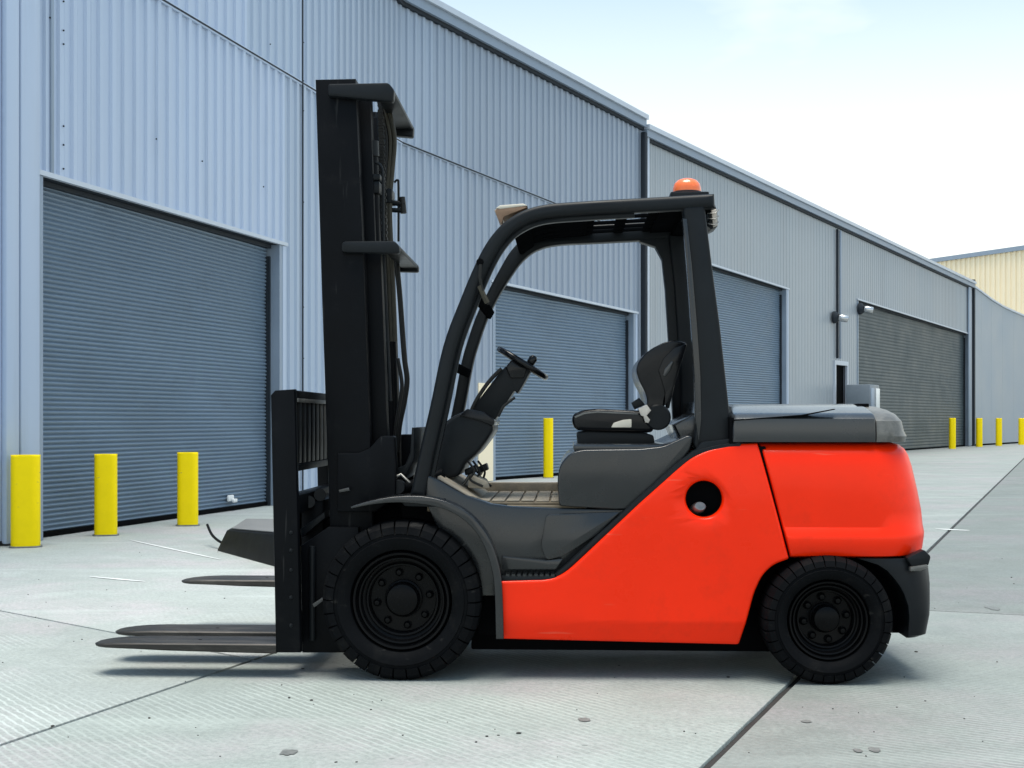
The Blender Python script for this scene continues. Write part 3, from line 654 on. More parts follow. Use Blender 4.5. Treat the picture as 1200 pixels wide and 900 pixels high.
# ------------------------------------------------------------------ wall cameras and cabinet
for px, py, lab in ((975, 372, 'silver dome camera on the wall beside the second downpipe'), (1005, 362, 'silver dome camera at the upper corner of the last roller door')):
    t = FB.s_of(px); z = FB.z_of(px, py); p = FB.P(t, .05, z)
    o = tag(empty('wall_camera', p, math.atan2(FB.n.y, FB.n.x) + R(90)), lab, 'camera', 'dome cameras on the warehouse wall')
    b_ = lathe_y('mount_plate', [(0, 0), (.20, 0), (.20, -.08), (.13, -.16), (0, -.16)], 'seam', o, 20)
    a_ = lathe_y('camera_body', [(0, 0), (.12, -.02), (.15, -.10), (.15, -.34), (.13, -.40), (0, -.42)], 'chrome', o, 20); a_.scale = (.8, .8, .8); a_.location = (.03, -.15, .0); a_.rotation_euler = (R(12), 0, R(20))
t = FB.s_of(983); p = FB.P(t, .80, 0); k = p.y
cabz0, cabz1 = 0.9, CAMH + (HOR - 451) / FPX * (k)
o = tag(empty('service_cabinet', (p.x, p.y, 0), math.atan2(FB.d.y, FB.d.x)), 'grey service cabinet with green base by the small side door', 'cabinet')
box('cabinet_body', -.52, .52, -.40, .40, 1.45, cabz1, 'acgrey', o, .03); box('cabinet_base', -.48, .48, -.37, .37, .9, 1.449, 'green', o, .02)
box('door_panel', .1, .5, -.425, -.395, 1.55, cabz1 - .12, 'white', o, .01); box('door_panel', -.45, -.1, -.425, -.395, 1.55, cabz1 - .12, 'trim', o, .01)
box('pedestal', -.4, .4, -.35, .35, 0, .899, 'core', o, .01)

# ------------------------------------------------------------------ low black box behind the forks, with its cable
a, b_ = G(254, 645.5), G(321, 664); bx = tag(empty('equipment_box', a), 'low black box with pale grey lid on the concrete beyond the forks', 'box')
ia = lambda p: tuple(Vector(p) - a)
e = (b_ - a); bR = a + e * 1.35; nrm = Vector((e.y, -e.x, 0)).normalized(); nrm = -nrm if nrm.y < 0 else nrm
tl = Vector((-2.60, 12.05, .19)); tr = Vector((bR.x, bR.y + .08, .285)); kl = Vector((-2.68, 13.25, .19)); kr = tr + Vector((.75, 1.35, 0))
gl = Vector((a.x + .02, 13.25, 0)); gr = Vector((kr.x, kr.y, 0))
hull8('box_body', [ia(a), ia(bR), ia(gr), ia(gl), ia(tl), ia(tr), ia(kr), ia(kl)], 'boxblack', bx, .015)
up = Vector((0, 0, .004)); up2 = Vector((0, 0, .016)); c4 = (tl + tr + kl + kr) / 4
ins = lambda v: v + (c4 - v).normalized() * .05
hull8('box_lid', [ia(ins(v) + up) for v in (tl, tr, kr, kl)] + [ia(ins(v) + up2) for v in (tl, tr, kr, kl)], 'boxgrey', bx, .004)
cpts = [at_depth(262, 637, 12.15), at_depth(255, 633, 12.25), at_depth(248, 626, 12.4), at_depth(243, 615, 12.6)]
tag(tube('power_cable', catmull([(p.x, p.y, max(.012, p.z)) for p in cpts], 6), .013, 'boxblack', None, 8), 'short black cable curling from the low black box on the ground', 'cable')

# ================================================================== forklift
YAW = R(2.4); W = 1.25
truck = tag(empty('forklift', (0, 6, 0), -YAW), 'red and charcoal diesel forklift parked side-on with lowered forks', 'forklift')
sa, ca = math.sin(YAW), math.cos(YAW)
def F2(px, py, y):
    """(x, z) in the truck's own frame of a picture point lying y metres in from its near side"""
    rx = (px - 600) / FPX; rz = (HOR - py) / FPX; t = (y + 6 * ca) / (rx * sa + ca)
    X, Yw, Z = t * rx, t, CAMH + t * rz; return (X * ca - (Yw - 6) * sa, Z)
def FO(pts, y): return [F2(px, py, y) for px, py in pts]
def F3(px, py, y): x, z = F2(px, py, y); return (x, y, z)
def mirror(o):
    c = o.copy(); C.objects.link(c); c.parent = o.parent; c.scale.y = -1; c.location.y = W - o.location.y if o.location.y else W
    for ch in o.children:
        d = ch.copy(); C.objects.link(d); d.parent = c
    return c

# wheels
def wheel(px, py, Rw, y, nlug, width):
    x, z = F2(px, py, y)[0], Rw - .004
    rim = lathe_y('wheel', [(.63*Rw, .20), (.635*Rw, .055), (.60*Rw, .028), (.575*Rw, .030), (.565*Rw, .052), (.545*Rw, .058), (.535*Rw, .044), (.515*Rw, .046), (.50*Rw, .085), (.46*Rw, .092),
                             (.45*Rw, .080), (.43*Rw, .082), (.41*Rw, .125), (.24*Rw, .130), (.235*Rw, .118), (.215*Rw, .114), (.21*Rw, .085), (.19*Rw, .070), (.15*Rw, .064), (0, .060)], 'rim', truck, 72)
    rim.location = (x, y, z)
    prof = [(.625, .06, 0), (.64, .026, 0), (.69, .010, 0), (.74, .004, 0), (.79, .0, 0), (.80, .007, 0), (.835, .009, .0), (.842, .002, .012), (.93, .010, .05), (.985, .034, .055), (1.0, .065, .05), (1.0, width/2, .05),
            (1.0, width - .065, .05), (.985, width - .034, .055), (.90, width - .005, 0), (.7, width - .01, 0), (.625, width - .06, 0)]
    bm = bmesh.new(); cols = []
    for k in range(nlug):
        for f, gr_ in ((0.0, 0), (.44, 0), (.885, 0), (.905, 1), (.98, 1)):
            a = 2 * math.pi * (k + f + random.uniform(-.01, .01)) / nlug
            cols.append([bm.verts.new(((r - g_ * gr_) * Rw * math.cos(a), yy + (g_ * gr_) * .22, (r - g_ * gr_) * Rw * math.sin(a))) for r, yy, g_ in prof])
    n = len(cols)
    for i in range(n):
        A_, B_ = cols[i], cols[(i + 1) % n]
        for j in range(len(prof) - 1): bm.faces.new((A_[j], B_[j], B_[j + 1], A_[j + 1]))
    from_bm('tyre', bm, 'rubber', rim, 28)
    nut = None
    for k in range(8):
        a = 2 * math.pi * (k + .2) / 8
        if nut is None:
            nut = lathe_y('wheel_nut', [(.019, .13), (.019, .116), (.014, .112), (.011, .102), (0, .100)], 'rim', rim, 8); q = nut
        else: q = nut.copy(); C.objects.link(q); q.parent = rim
        q.location = (.335 * Rw * math.cos(a), 0, .335 * Rw * math.sin(a))
    for k in range(3):
        pass
    return rim
wf = wheel(469, 705.5, .368, 0.0, 34, .30); wr = wheel(972.5, 735, .292, -0.01, 34, .28)
for w_ in (wf, wr):
    c = mirror(w_); c.location.y = W - w_.location.y

# chassis under everything
box('chassis', F2(480, 700, .2)[0], F2(1060, 700, .2)[0], .34, W - .34, .22, .72, 'dark', truck, .01)
box('front_axle', wf.location.x - .09, wf.location.x + .09, .22, W - .22, .24, .50, 'dark', truck, .03)
box('rear_axle', wr.location.x - .07, wr.location.x + .07, .26, W - .26, .20, .38, 'dark', truck, .03)
plate('wheel_arch_liner', FO([(880, 655), (1080, 652), (1080, 742), (872, 742)], .32), .32, W - .30, 'dark', truck, .01)

box('under_shade_block', F2(552, 740, .28)[0], F2(905, 740, .28)[0], .28, W - .28, .10, .30, 'dark', truck, .01)  # near-black block added to deepen the shade beneath the truck
# red side panel with its filler recess (outline filled with a hole)
def holed(name, outline, hole, y0, th, m, bevel, shape=None):
    cu = bpy.data.curves.new(name, 'CURVE'); cu.dimensions = '2D'; cu.fill_mode = 'BOTH'
    for pts in (outline, hole):
        s = cu.splines.new('POLY'); s.points.add(len(pts) - 1)
        for q, (x, z) in zip(s.points, pts): q.co = (x, z, 0, 1)
        s.use_cyclic_u = True
    cu.extrude = th / 2 - bevel; cu.bevel_depth = bevel; cu.bevel_resolution = 3; cu.offset = -bevel
    t = bpy.data.objects.new('tmp', cu); C.objects.link(t); bpy.context.view_layer.update()
    me = bpy.data.meshes.new_from_object(t.evaluated_get(bpy.context.evaluated_depsgraph_get())); bpy.data.objects.remove(t)
    bm = bmesh.new(); bm.from_mesh(me); bmesh.ops.remove_doubles(bm, verts=bm.verts[:], dist=1e-5)
    for v in bm.verts: v.co = Vector((v.co.x, y0 + th / 2 + v.co.z, v.co.y))
    if shape:
        zs = [v.co.z for v in bm.verts]; xs = [v.co.x for v in bm.verts]
        for k in range(1, 24):
            z = min(zs) + (max(zs) - min(zs)) * k / 24
            bmesh.ops.bisect_plane(bm, geom=bm.verts[:] + bm.edges[:] + bm.faces[:], plane_co=(0, 0, z), plane_no=(0, 0, 1))
        for k in range(1, 20):
            x = min(xs) + (max(xs) - min(xs)) * k / 20
            bmesh.ops.bisect_plane(bm, geom=bm.verts[:] + bm.edges[:] + bm.faces[:], plane_co=(x, 0, 0), plane_no=(1, 0, 0))
        for v in bm.verts: v.co.y += shape(v.co.x, v.co.z)
    return from_bm(name, bm, m, truck, 38)
YB = .055
red_px = [(586, 750), (586, 681), (640, 679.5), (655, 676), (668, 667), (700, 637), (750, 590), (796, 549), (812, 536), (830, 527.5), (858, 521), (889, 519.5), (925, 655), (906, 662), (893, 675), (884, 695), (876, 725), (867, 757)]
red = FO(red_px, YB); red = fillet(red, [.012, .012, .03, .03, .04, .03, 0, .03, .04, .03, .03, .006, .01, .04, .04, .03, .03, .012], 4)
hc = F2(825.5, 585, YB); hr = .083
hole = [(hc[0] + hr * math.cos(-2 * math.pi * k / 40), hc[1] + hr * math.sin(-2 * math.pi * k / 40)) for k in range(40)]
zc = F2(700, 729, YB)[1]
def shape(x, z):
    d = max(0, zc - z) * .32
    d += .035 * max(0, (z - .78) / .35) ** 2                # leans in towards the top
    rr = math.hypot(x - hc[0], z - hc[1]); d += .014 * max(0, 1 - max(0, rr - hr) / .022)
    return d
bp = holed('body_panel', red, hole, YB, .09, 'red', .012, shape); mirror(bp)
cup = lathe_y('filler_recess', [(hr * 1.03, .03), (hr * .97, .05), (hr * .93, .10), (0, .105)], 'dark', truck, 40); cup.location = (hc[0], YB, hc[1])
fc = lathe_y('filler_cap', [(0, .02), (.026, .02), (.032, .028), (.034, .05), (.034, .08), (0, .08)], 'steel', cup, 20); fc.location = (F2(822, 591, .1)[0] - hc[0], .02, F2(822, 591, .1)[1] - hc[1]); fc.rotation_euler = (R(-22), 0, R(18)); fc.scale = (1, 1, .75)

# counterweight
def cwx(py): return 892 + (py - 519.5) * (927.5 - 892) / 135.5
lev = []
for py, xr, y0, rr in ((653, 1066, .075, .20), (651, 1074, .055, .22), (646, 1080, .045, .24), (632, 1083, .040, .26), (626, 1083.5, .043, .26), (618, 1083, .062, .26), (600, 1081, .060, .26),
                       (575, 1076, .058, .26), (548, 1069.5, .064, .25), (534, 1065, .074, .24), (527, 1061, .088, .23), (522, 1055, .115, .21), (518.5, 1045, .16, .19)):
    lev.append((F2(900, py, .06)[1], F2(cwx(py), py, .06)[0], F2(xr, py, .12)[0] + .038, y0, rr, .012))
cw = stack('counterweight', lev, 'red', W, truck)
plate('panel_gap', FO([(884, 523), (897, 523), (932, 652), (919, 656)], .09), .09, .30, 'dark', truck, .002)
# lower rear bumper
lev = []
for py, xf, xr, y0, rr in ((748, 1065, 1074, .10, .06), (744, 1065, 1084, .075, .08), (722, 1065.5, 1088.5, .060, .10), (709, 1064, 1090, .057, .12), (695, 1059, 1091, .055, .14), (686, 1054, 1092, .053, .16), (678, 1048, 1092.5, .052, .18), (668, 1039, 1092.5, .052, .20), (661, 1028, 1090, .052, .20), (654, 1005, 1087, .058, .20)):
    lev.append((F2(900, py, .06)[1], F2(xf, py, .06)[0], F2(xr, py, .12)[0] + .01, y0, rr, .004))
stack('rear_bumper', lev, 'frame', W, truck)
plate('reflector', FO([(1066, 664), (1085, 661), (1088, 664), (1078, 669), (1066, 669)], .05), .035, .075, 'hoodend', truck, .006)
plate('corner_scuff_plate', FO([(1062, 654), (1083, 644), (1091, 652), (1088, 663), (1068, 664)], .045), .040, .10, 'frame', truck, .008, r=.01)

# hood over the engine
zs = F2(900, 487, .09)[1]; z0 = F2(900, 519, .07)[1]; xh0 = F2(858, 500, .08)[0]; xh1 = F2(1026, 500, .08)[0]; xh2 = F2(1064.5, 505, .15)[0]
stack('hood', [(z0 + .004, xh0, xh1, .072, .01, .02), (z0 + .03, xh0, xh1, .066, .01, .02), (zs - .015, xh0, xh1, .078, .01, .02), (zs + .003, xh0 + .004, xh1, .100, .01, .03), (zs + .014, xh0 + .01, xh1, .15, .01, .04),
               (zs + .040, xh0 + .03, xh1, .28, .01, .05), (zs + .054, xh0 + .05, xh1, .42, .01, .05), (zs + .058, xh0 + .07, xh1, .52, .01, .05)], 'hood', W, truck)
stack('hood_tail', [(z0 + .004, xh1 + .004, xh2 - .005, .085, .12, .006), (z0 + .03, xh1 + .004, xh2, .076, .12, .006), (zs - .07, xh1 + .004, xh2 - .012, .078, .12, .006), (zs - .025, xh1 + .004, xh2 - .022, .090, .11, .006), (zs + .006, xh1 + .004, xh2 - .045, .14, .08, .01),
               (zs + .028, xh1 + .004, xh2 - .07, .24, .05, .01), (zs + .044, xh1 + .004, xh2 - .095, .38, .03, .01), (zs + .048, xh1 + .004, xh2 - .11, .50, .02, .01)], 'hoodend', W, truck)
plate('hood_seal', FO([(855, 520), (855, 489), (860, 489), (862, 520)], .08), .08, W - .08, 'dark', truck, .002)
plate('hood_lip', FO([(858, 492), (900, 489), (940, 486), (978, 479), (979, 480), (942, 487.4), (902, 490.2), (858, 493.2)], .072), .072, .10, 'dark', truck, .001)
box('hood_vent', F2(1008, 478, .3)[0], F2(1022, 478, .3)[0], .36, .46, zs + .04, zs + .058, 'dark', truck, .004)

# cab floor, side skirt, step
YS = .10
plate('side_skirt', FO([(498, 556), (512, 562), (545, 581), (575, 591), (600, 594), (655, 596), (738, 597), (700, 633), (668, 664), (652, 677), (588, 680), (586, 700), (540, 700), (520, 640), (498, 590)], YS), YS + .04, .22, 'deck', truck, .012)
plate('skirt_pad', FO([(640, 603), (728, 600), (700, 627), (660, 652), (640, 657), (634, 640)], YS), YS + .012, YS + .05, 'deck', truck, .016, r=.02)
plate('skirt_rib', FO([(588, 652), (640, 657), (660, 655), (651, 668), (588, 668)], YS), YS + .008, YS + .05, 'deck', truck, .012, r=.01)
trim_path = [F2(*p, YS) for p in ((868, 521), (842, 527), (815, 534), (798, 546), (750, 588), (700, 633), (668, 663), (652, 676))]
plate('trim_strip', ribbon(trim_path, [.03, .045, .05, .042, .036, .034, .032, .03]), YS - .02, YS + .10, 'frame', truck, .008)
sx0, sx1 = F2(588, 672, .08)[0], F2(655, 672, .08)[0]; sz = F2(620, 679, .06)[1]
st = box('step_plate', sx0, sx1, .062, .30, sz - .012, sz + .012, 'frame', truck, .004)
bm = bmesh.new()
for i in range(9):
    for j in range(7):
        x = sx0 + .02 + i * (sx1 - sx0 - .03) / 9; y = .070 + j * .03; bm_box(bm, x, x + .016, y, y + .012, sz + .0125, sz + .022)
o = from_bm('step_tread', bm, 'deck', st, 0); o['kind'] = 'stuff'
fz = F2(600, 590, .14)[1] - .01
fx0, fx1 = F2(556, 585, .14)[0], F2(662, 590, .14)[0]
box('floor_plate', F2(500, 580, .14)[0], fx1 + .1, .16, W - .16, fz - .03, fz, 'matbase', truck, .004)
fm = box('floor_mat', fx0, fx1, .20, W - .20, fz + .001, fz + .012, 'matbase', truck, .003)
nx, ny = 6, 8; pad = None; pw = (fx1 - fx0) / nx; pd = (W - .44) / ny
for i in range(nx):
    for j in range(ny):
        if pad is None: pad = q = box('mat_pad', -.5 * pw + .004, .5 * pw - .004, -.5 * pd + .004, .5 * pd - .004, 0, .008, 'mat', fm, .004)
        else: q = pad.copy(); C.objects.link(q); q.parent = fm
        q.location = (fx0 + (i + .5) * pw, .22 + (j + .5) * pd, fz + .0125 + random.uniform(-.001, .002)); q.rotation_euler.z = random.uniform(-.02, .02)
box('floor_sill', fx0 - .1, fx1 + .02, W - .24, W - .15, fz, fz + .065, 'mat', truck, .006)
tb0, tb1 = F2(512, 558, .16), F2(560, 587, .16)
hull8('toe_board', [(tb0[0], .18, tb0[1] - .05), (tb1[0], .18, fz - .02), (tb1[0], W - .18, fz - .02), (tb0[0], W - .18, tb0[1] - .05), (tb0[0], .18, tb0[1]), (tb1[0], .18, fz + .02), (tb1[0], W - .18, fz + .02), (tb0[0], W - .18, tb0[1])], 'mat', truck, .006)
for px, py, y in ((553, 550, .50), (566, 548, .66)):
    x, z = F2(px, py, y); pdl = hull8('pedal', [(x - .03, y - .04, z - .03), (x + .03, y - .04, z - .01), (x + .03, y + .04, z - .01), (x - .03, y + .04, z - .03), (x - .035, y - .04, z + .0), (x + .02, y - .04, z + .025), (x + .02, y + .04, z + .025), (x - .035, y + .04, z)], 'frame', truck, .006)
    tube('pedal_arm', [(x, y, z - .01), (x - .03, y, z - .06), (x - .07, y, z - .10)], .008, 'steel', pdl)
for k in range(3):
    y = .34 + .1 * k; tube('pedal_cable', catmull([F3(548 + 6 * k, 540, y), F3(556 + 6 * k, 552, y), F3(551 + 8 * k, 562, y), F3(566 + 5 * k, 570, y)], 5), .006, 'hose', truck, 6)
hull8('tool_tray', [F3(548, 572, .36), F3(574, 573, .36), F3(574, 569, .6), F3(548, 568, .6), F3(551, 556, .36), F3(572, 565, .36), F3(571, 561, .6), F3(552, 553, .6)], 'mat', truck, .008)

# seat box (engine cover front)
YD = .12
sb = plate('seat_box', FO([(655, 593), (653, 560), (657, 543), (668, 531), (682, 527), (750, 526), (778, 523), (806, 510), (812, 512), (809, 527), (796, 545), (750, 586), (737, 598)], YD), YD, W - YD, 'deck', truck, .022, r=[.02, .03, .04, .05, .05, .02, .03, .01, .01, .02, .02, .02, .01], seg=4)
zdk = F2(720, 522, .16)[1]
box('deck_plate', F2(672, 522, .2)[0], F2(808, 522, .2)[0], .19, W - .19, zdk - .03, zdk + .006, 'hood', truck, .012)
plate('rear_deck', FO([(790, 498), (815, 484), (850, 484), (850, 520), (800, 520)], .35), .35, W - .2, 'hood', truck, .02)
plate('bulkhead', FO([(822, 470), (858, 476), (858, 526), (815, 526)], .22), .22, W - .22, 'deck', truck, .01)

# seat
YC0, YC1 = .36, .89
plate('seat_suspension', FO([(677, 521), (676, 507), (690, 505), (755, 507), (766, 510), (768, 522)], YC0 + .02), YC0 + .03, YC1 - .03, 'frame', truck, .012, r=.01)
st = plate('seat_cushion', FO([(672, 500), (670, 492), (672, 485), (684, 480), (700, 478.5), (748, 481), (758, 482), (768, 496), (765, 507), (690, 505.5), (676, 504)], YC0), YC0, YC1, 'vinyl', truck, .035, r=.02, seg=4)
plate('cushion_piping', FO([(673, 488), (684, 483.5), (700, 482), (748, 484.5), (748, 486), (700, 483.8), (685, 485.5), (674, 490)], YC0), YC0 - .002, YC0 + .03, 'hoodend', st, .002)
plate('side_lever', FO([(716, 501), (719, 495.5), (730, 492), (740, 491), (740, 501)], YC0), YC0 - .012, YC0 + .02, 'beige', st, .005, r=.006)
bk = plate('seat_backrest', FO([(757, 487), (759, 470), (756, 459), (749, 446), (745.5, 434), (748, 424), (756, 414), (766, 407), (778, 401), (790, 398.5), (800, 400), (805, 402), (802, 413), (796, 432), (788, 452), (779, 468), (778, 500), (766, 500)], YC0), YC0 + .01, YC1 - .01, 'vinyl', truck, .04, r=.015, seg=4)
plate('backrest_shell', FO([(780, 460), (776, 446), (772, 434), (778, 420), (790, 408), (803, 403), (805, 404), (800, 420), (792, 446), (784, 470), (779, 476)], YC0 - .01), YC0 - .004, YC0 + .05, 'vinyl', bk, .012, r=.008)
plate('shell_hollow', FO([(777, 440), (779, 432), (787, 423), (790, 424), (786, 434), (779, 442)], YC0 - .012), YC0 - .010, YC0 + .02, 'hood', bk, .004, r=.006)
plate('backrest_strut', FO([(783, 462), (790, 446), (791, 452), (785, 478), (781, 480)], YC0), YC0 + .03, YC0 + .09, 'frame', bk, .004)
hg = lathe_y('recliner_hinge', [(0, -.014), (.055, -.014), (.062, -.006), (.062, .03), (0, .03)], 'frame', bk, 24); x, z = F2(771, 489, YC0); hg.location = (x, YC0, z)
bc = plate('seat_belt_buckle', FO([(748, 479), (758, 474), (763, 481), (758, 487), (762, 492), (760, 496), (756, 495), (754, 488), (751, 487)], YC0 - .03), YC0 - .032, YC0 - .012, 'wire', truck, .004)
plate('belt_reel', FO([(740, 472), (749, 466), (756, 474), (744, 480)], YC0 + .05), YC0 + .05, YC0 + .1, 'frame', truck, .006)

# dash cowl, steering column and wheel
plate('dash_cowl', FO([(508, 556), (512, 520), (518, 497), (532, 487), (546, 481), (566, 487), (577, 496), (578, 504), (572, 514), (560, 530), (545, 543), (537, 558), (526, 561)], .38), .38, .88, 'frame', truck, .02, r=.02, seg=3)
plate('cowl_top', FO([(538, 487), (547, 479), (567, 483), (580, 493), (578, 499), (560, 492)], .36), .365, .895, 'vinyl', truck, .014, r=.008)
plate('steering_column', FO([(549, 484), (586, 436), (594, 428), (612, 424), (622, 434), (614, 449), (606, 462), (603, 457), (596, 468), (580, 492), (566, 492)], .54), .54, .72, 'frame', truck, .016, r=.012, seg=3)
plate('column_cover', FO([(592, 430), (600, 421), (618, 430), (614, 443), (598, 443)], .52), .525, .735, 'vinyl', truck, .012, r=.008)
tube('column_hose', catmull([F3(588, 432, .5), F3(574, 446, .5), F3(560, 466, .5), F3(552, 482, .5)], 5), .010, 'hose', truck, 8)
tube('direction_lever', [F3(603, 466, .5), F3(590, 476, .47), F3(584, 488, .46)], .007, 'hose', truck, 8)
sc_ = Vector(F3(612, 425.5, .63)); e0 = Vector(F3(586, 409.5, .63)); e1 = Vector(F3(639, 442, .63)); Rst = (e1 - e0).length / 2; ux = (e1 - e0).normalized(); uy = Vector((0, 1, 0)); un = ux.cross(uy)
sc_ = (e0 + e1) / 2
bm = bmesh.new(); ring = []
for k in range(40):
    a = 2 * math.pi * k / 40; c = sc_ + (ux * math.cos(a) + uy * math.sin(a)) * Rst; ro = (ux * math.cos(a) + uy * math.sin(a)); rr_ = []
    for j in range(10):
        b_ = 2 * math.pi * j / 10; rr_.append(bm.verts.new(c + ro * math.cos(b_) * .0160 + un * math.sin(b_) * .0160))
    ring.append(rr_)
for k in range(40):
    for j in range(10): bm.faces.new((ring[k][j], ring[(k + 1) % 40][j], ring[(k + 1) % 40][(j + 1) % 10], ring[k][(j + 1) % 10]))
sw = from_bm('steering_wheel', bm, 'vinyl', truck, 60)
for k in range(3):
    a = 2 * math.pi * k / 3 + .5; tube('spoke', [sc_ - un * .0 , sc_ + (ux * math.cos(a) + uy * math.sin(a)) * Rst * .97], .009, 'frame', sw, 6)
sg = -1 if un.z > 0 else 1
tube('hub', [sc_ + un * sg * .05, sc_ - un * sg * .012, sc_ - un * sg * .018], [.042, .038, .02], 'frame', sw, 16)
kb = ux * Rst * .35 - uy * .12
tube('spinner_knob', [sc_ + kb * .8, sc_ + kb * .8 - un * sg * .02, sc_ + kb * .8 - un * sg * .045, sc_ + kb * .8 - un * sg * .06], [.008, .02, .022, .012], 'vinyl', sw, 12)

# overhead guard
YG0, YG1 = .13, .215
fp = [F2(*p, YG0) for p in ((489, 582), (500, 530), (512.5, 475), (527, 407), (546, 355), (568, 304), (586, 276), (606, 259), (634, 248), (680, 243.5), (760, 239), (838, 234.5))]
fpath = [tuple(v) for v in catmull(fp, 5)]
def width_at(i):
    t = i / (len(fpath) - 1); return .072 - .008 * min(1, t / .35) + .002 * t
pil = plate('front_pillar', ribbon(fpath, [width_at(i) for i in range(len(fpath))]), YG0, YG1, 'frame', truck, .024, seg=4)
nv = []
for k in range(len(fpath)):
    d = (Vector(fpath[min(k + 1, len(fpath) - 1)]) - Vector(fpath[max(k - 1, 0)])).normalized(); nv.append(tuple(Vector(fpath[k]) + Vector((d.y, -d.x)) * (width_at(k) / 2 + .008)))
plate('pillar_flange', ribbon(nv[:-6], .024), YG0 + .035, YG1 - .01, 'frame', pil, .005)
pi_pts = FO([(800, 241), (826, 239), (836, 320), (844, 380), (854, 470), (859, 522), (853, 529), (820, 532), (812, 522), (817, 490), (816, 440), (813, 380), (808, 310)], YG0)
rp = plate('rear_pillar', pi_pts, YG0 + .006, YG1 + .01, 'frame', truck, .016, r=.02, seg=3)
plate('pillar_foot', FO([(812, 531), (822, 518), (858, 514), (861, 522), (842, 528), (820, 536)], YG0 - .02), YG0 - .03, YG1, 'frame', rp, .008, r=.01)
plate('pillar_channel', FO([(800, 256), (805, 256), (811, 310), (817, 380), (821, 440), (822, 490), (819, 520), (815, 490), (814, 440), (810, 380), (805, 310)], YG0 - .004), YG0 - .002, YG0 + .05, 'deck', rp, .003)
mirror(rp)
# the far side of the guard sits a little higher than a plain copy would
YF = W - YG1
fp2 = [F2(*p, YF) for p in ((520, 560), (528, 520), (538, 475), (547, 427), (553, 405), (564, 373), (577, 346), (593, 318), (606, 299), (624, 284), (650, 276.5), (700, 273.5), (800, 268.5))]
f2 = [tuple(v) for v in catmull(fp2, 5)]
plate('front_pillar', ribbon(f2, [.062 + .034 * min(1, max(0, (i - 30) / 16)) for i in range(len(f2))]), YF, W - YG0, 'frame', truck, .014, seg=3)
# cross members and roof grille
def crossbar(name, px, py, w_, h_, parent=truck, m='frame', y0=YG1 - .02, y1=W - YG1 + .02, rot=0):
    x, z = F2(px, py, YG0); o = box(name, -w_ / 2, w_ / 2, y0, y1, -h_ / 2, h_ / 2, m, parent, .008); o.location = (x, 0, z); o.rotation_euler.y = rot; return o
crossbar('front_rung', 561, 350, .05, .030, rot=R(-60), m='matte'); crossbar('front_rung', 531, 429, .045, .028, rot=R(-70), m='matte')
crossbar('roof_header', 610, 261, .09, .03, rot=R(-35), m='matte'); crossbar('roof_header', 820, 238, .12, .055, m='matte')
for px in (692, 733, 772): crossbar('roof_bar', px, 240 - (px - 692) * .05, .055, .02, rot=R(-3), m='matte')
for k, y in enumerate((.30, .46, .62, .78, .92)):
    plate('roof_slat', ribbon([F2(*p, YG0) for p in ((622, 253), (660, 245), (812, 236))], .016), y, y + .03, 'matte', truck, .004)
xr0, zr = F2(612, 256, YG0); xr1, zr_ = F2(690, 243, YG0); xm, zm = F2(640, 247, YG0)
plate('roof_sheet', ribbon([(xr0, zr), (xm, zm), (xr1, zr_)], .012), YG1 - .02, W - YG1 + .02, 'matte', truck, .003)
plate('roof_sheet', ribbon([F2(776, 239, YG0), F2(818, 237, YG0)], .012), YG1 - .02, W - YG1 + .02, 'matte', truck, .003)
plate('rear_gusset', FO([(750, 283), (750, 268), (808, 266), (812, 340), (818, 496), (789, 496), (785, 420), (780, 340), (776, 304), (768, 289)], YF), YF + .004, W - YG0 - .004, 'frame', truck, .006)
# straps on the front pillar
tube('pillar_strap', [F3(563, 310, .12), F3(562, 325, .115), F3(565, 340, .11), F3(572, 356, .16)], .008, 'hose', truck, 6)
nb = tube('strap_clip', [F3(562, 335, .115), F3(567, 347, .115), F3(571, 355, .12)], .013, 'olive', truck, 6)
bl = lathe_y('pillar_bolt', [(0, -.01), (.016, -.01), (.018, 0), (0, 0)], 'dark', truck, 10); x, z = F2(562.5, 307, YG0); bl.location = (x, YG0 + .002, z)
# amber beacon
bx_, bz = F2(805, 229, .35)
bcn = lathe_z('beacon', [(.0, 0), (.075, 0), (.075, .018), (.068, .022), (0, .022)], 'frame', truck, 28); bcn.location = (bx_, .35, bz - .006)
bd = lathe_z('beacon_dome', [(.068, .022), (.067, .040), (.061, .060), (.047, .076), (.025, .085), (0, .087)], 'amber', bcn, 28)
hull8('beacon_bracket', [(bx_ - .09, .2, bz - .05), (bx_ + .09, .2, bz - .05), (bx_ + .09, .45, bz - .05), (bx_ - .09, .45, bz - .05), (bx_ - .09, .2, bz - .007), (bx_ + .09, .2, bz - .007), (bx_ + .09, .45, bz - .007), (bx_ - .09, .45, bz - .007)], 'frame', truck, .006)
# front work lamp and rear lamp
wl = plate('work_lamp', FO([(580, 247), (584, 243), (612, 240), (618, 243), (600, 250), (590, 254), (588, 262), (584, 258)], .24), .24, .42, 'brown', truck, .008, r=.006)
plate('lamp_lens', FO([(579, 246), (583, 243.5), (590, 258), (586, 260)], .25), .255, .405, 'wire', wl, .004)
plate('lamp_top', FO([(581, 244), (586, 240.5), (613, 238.5), (618, 241), (612, 242), (586, 245)], .24), .238, .422, 'beige', wl, .004)
rl = plate('rear_lamp', FO([(827, 240), (838, 238), (841, 246), (842, 264), (834, 268), (829, 264), (832, 256), (829, 246)], .22), .24, .42, 'frame', truck, .006, r=.005)
plate('lamp_lens', FO([(834, 246), (840, 244), (841.5, 264), (836, 266)], .22), .232, .40, 'wire', rl, .004)
for k in range(3):
    tube('guard_wire', [F3(829, 262 - 6 * k, .225), F3(838, 264 - 7 * k, .215), F3(842, 260 - 7 * k, .24)], .003, 'steel', rl, 5)

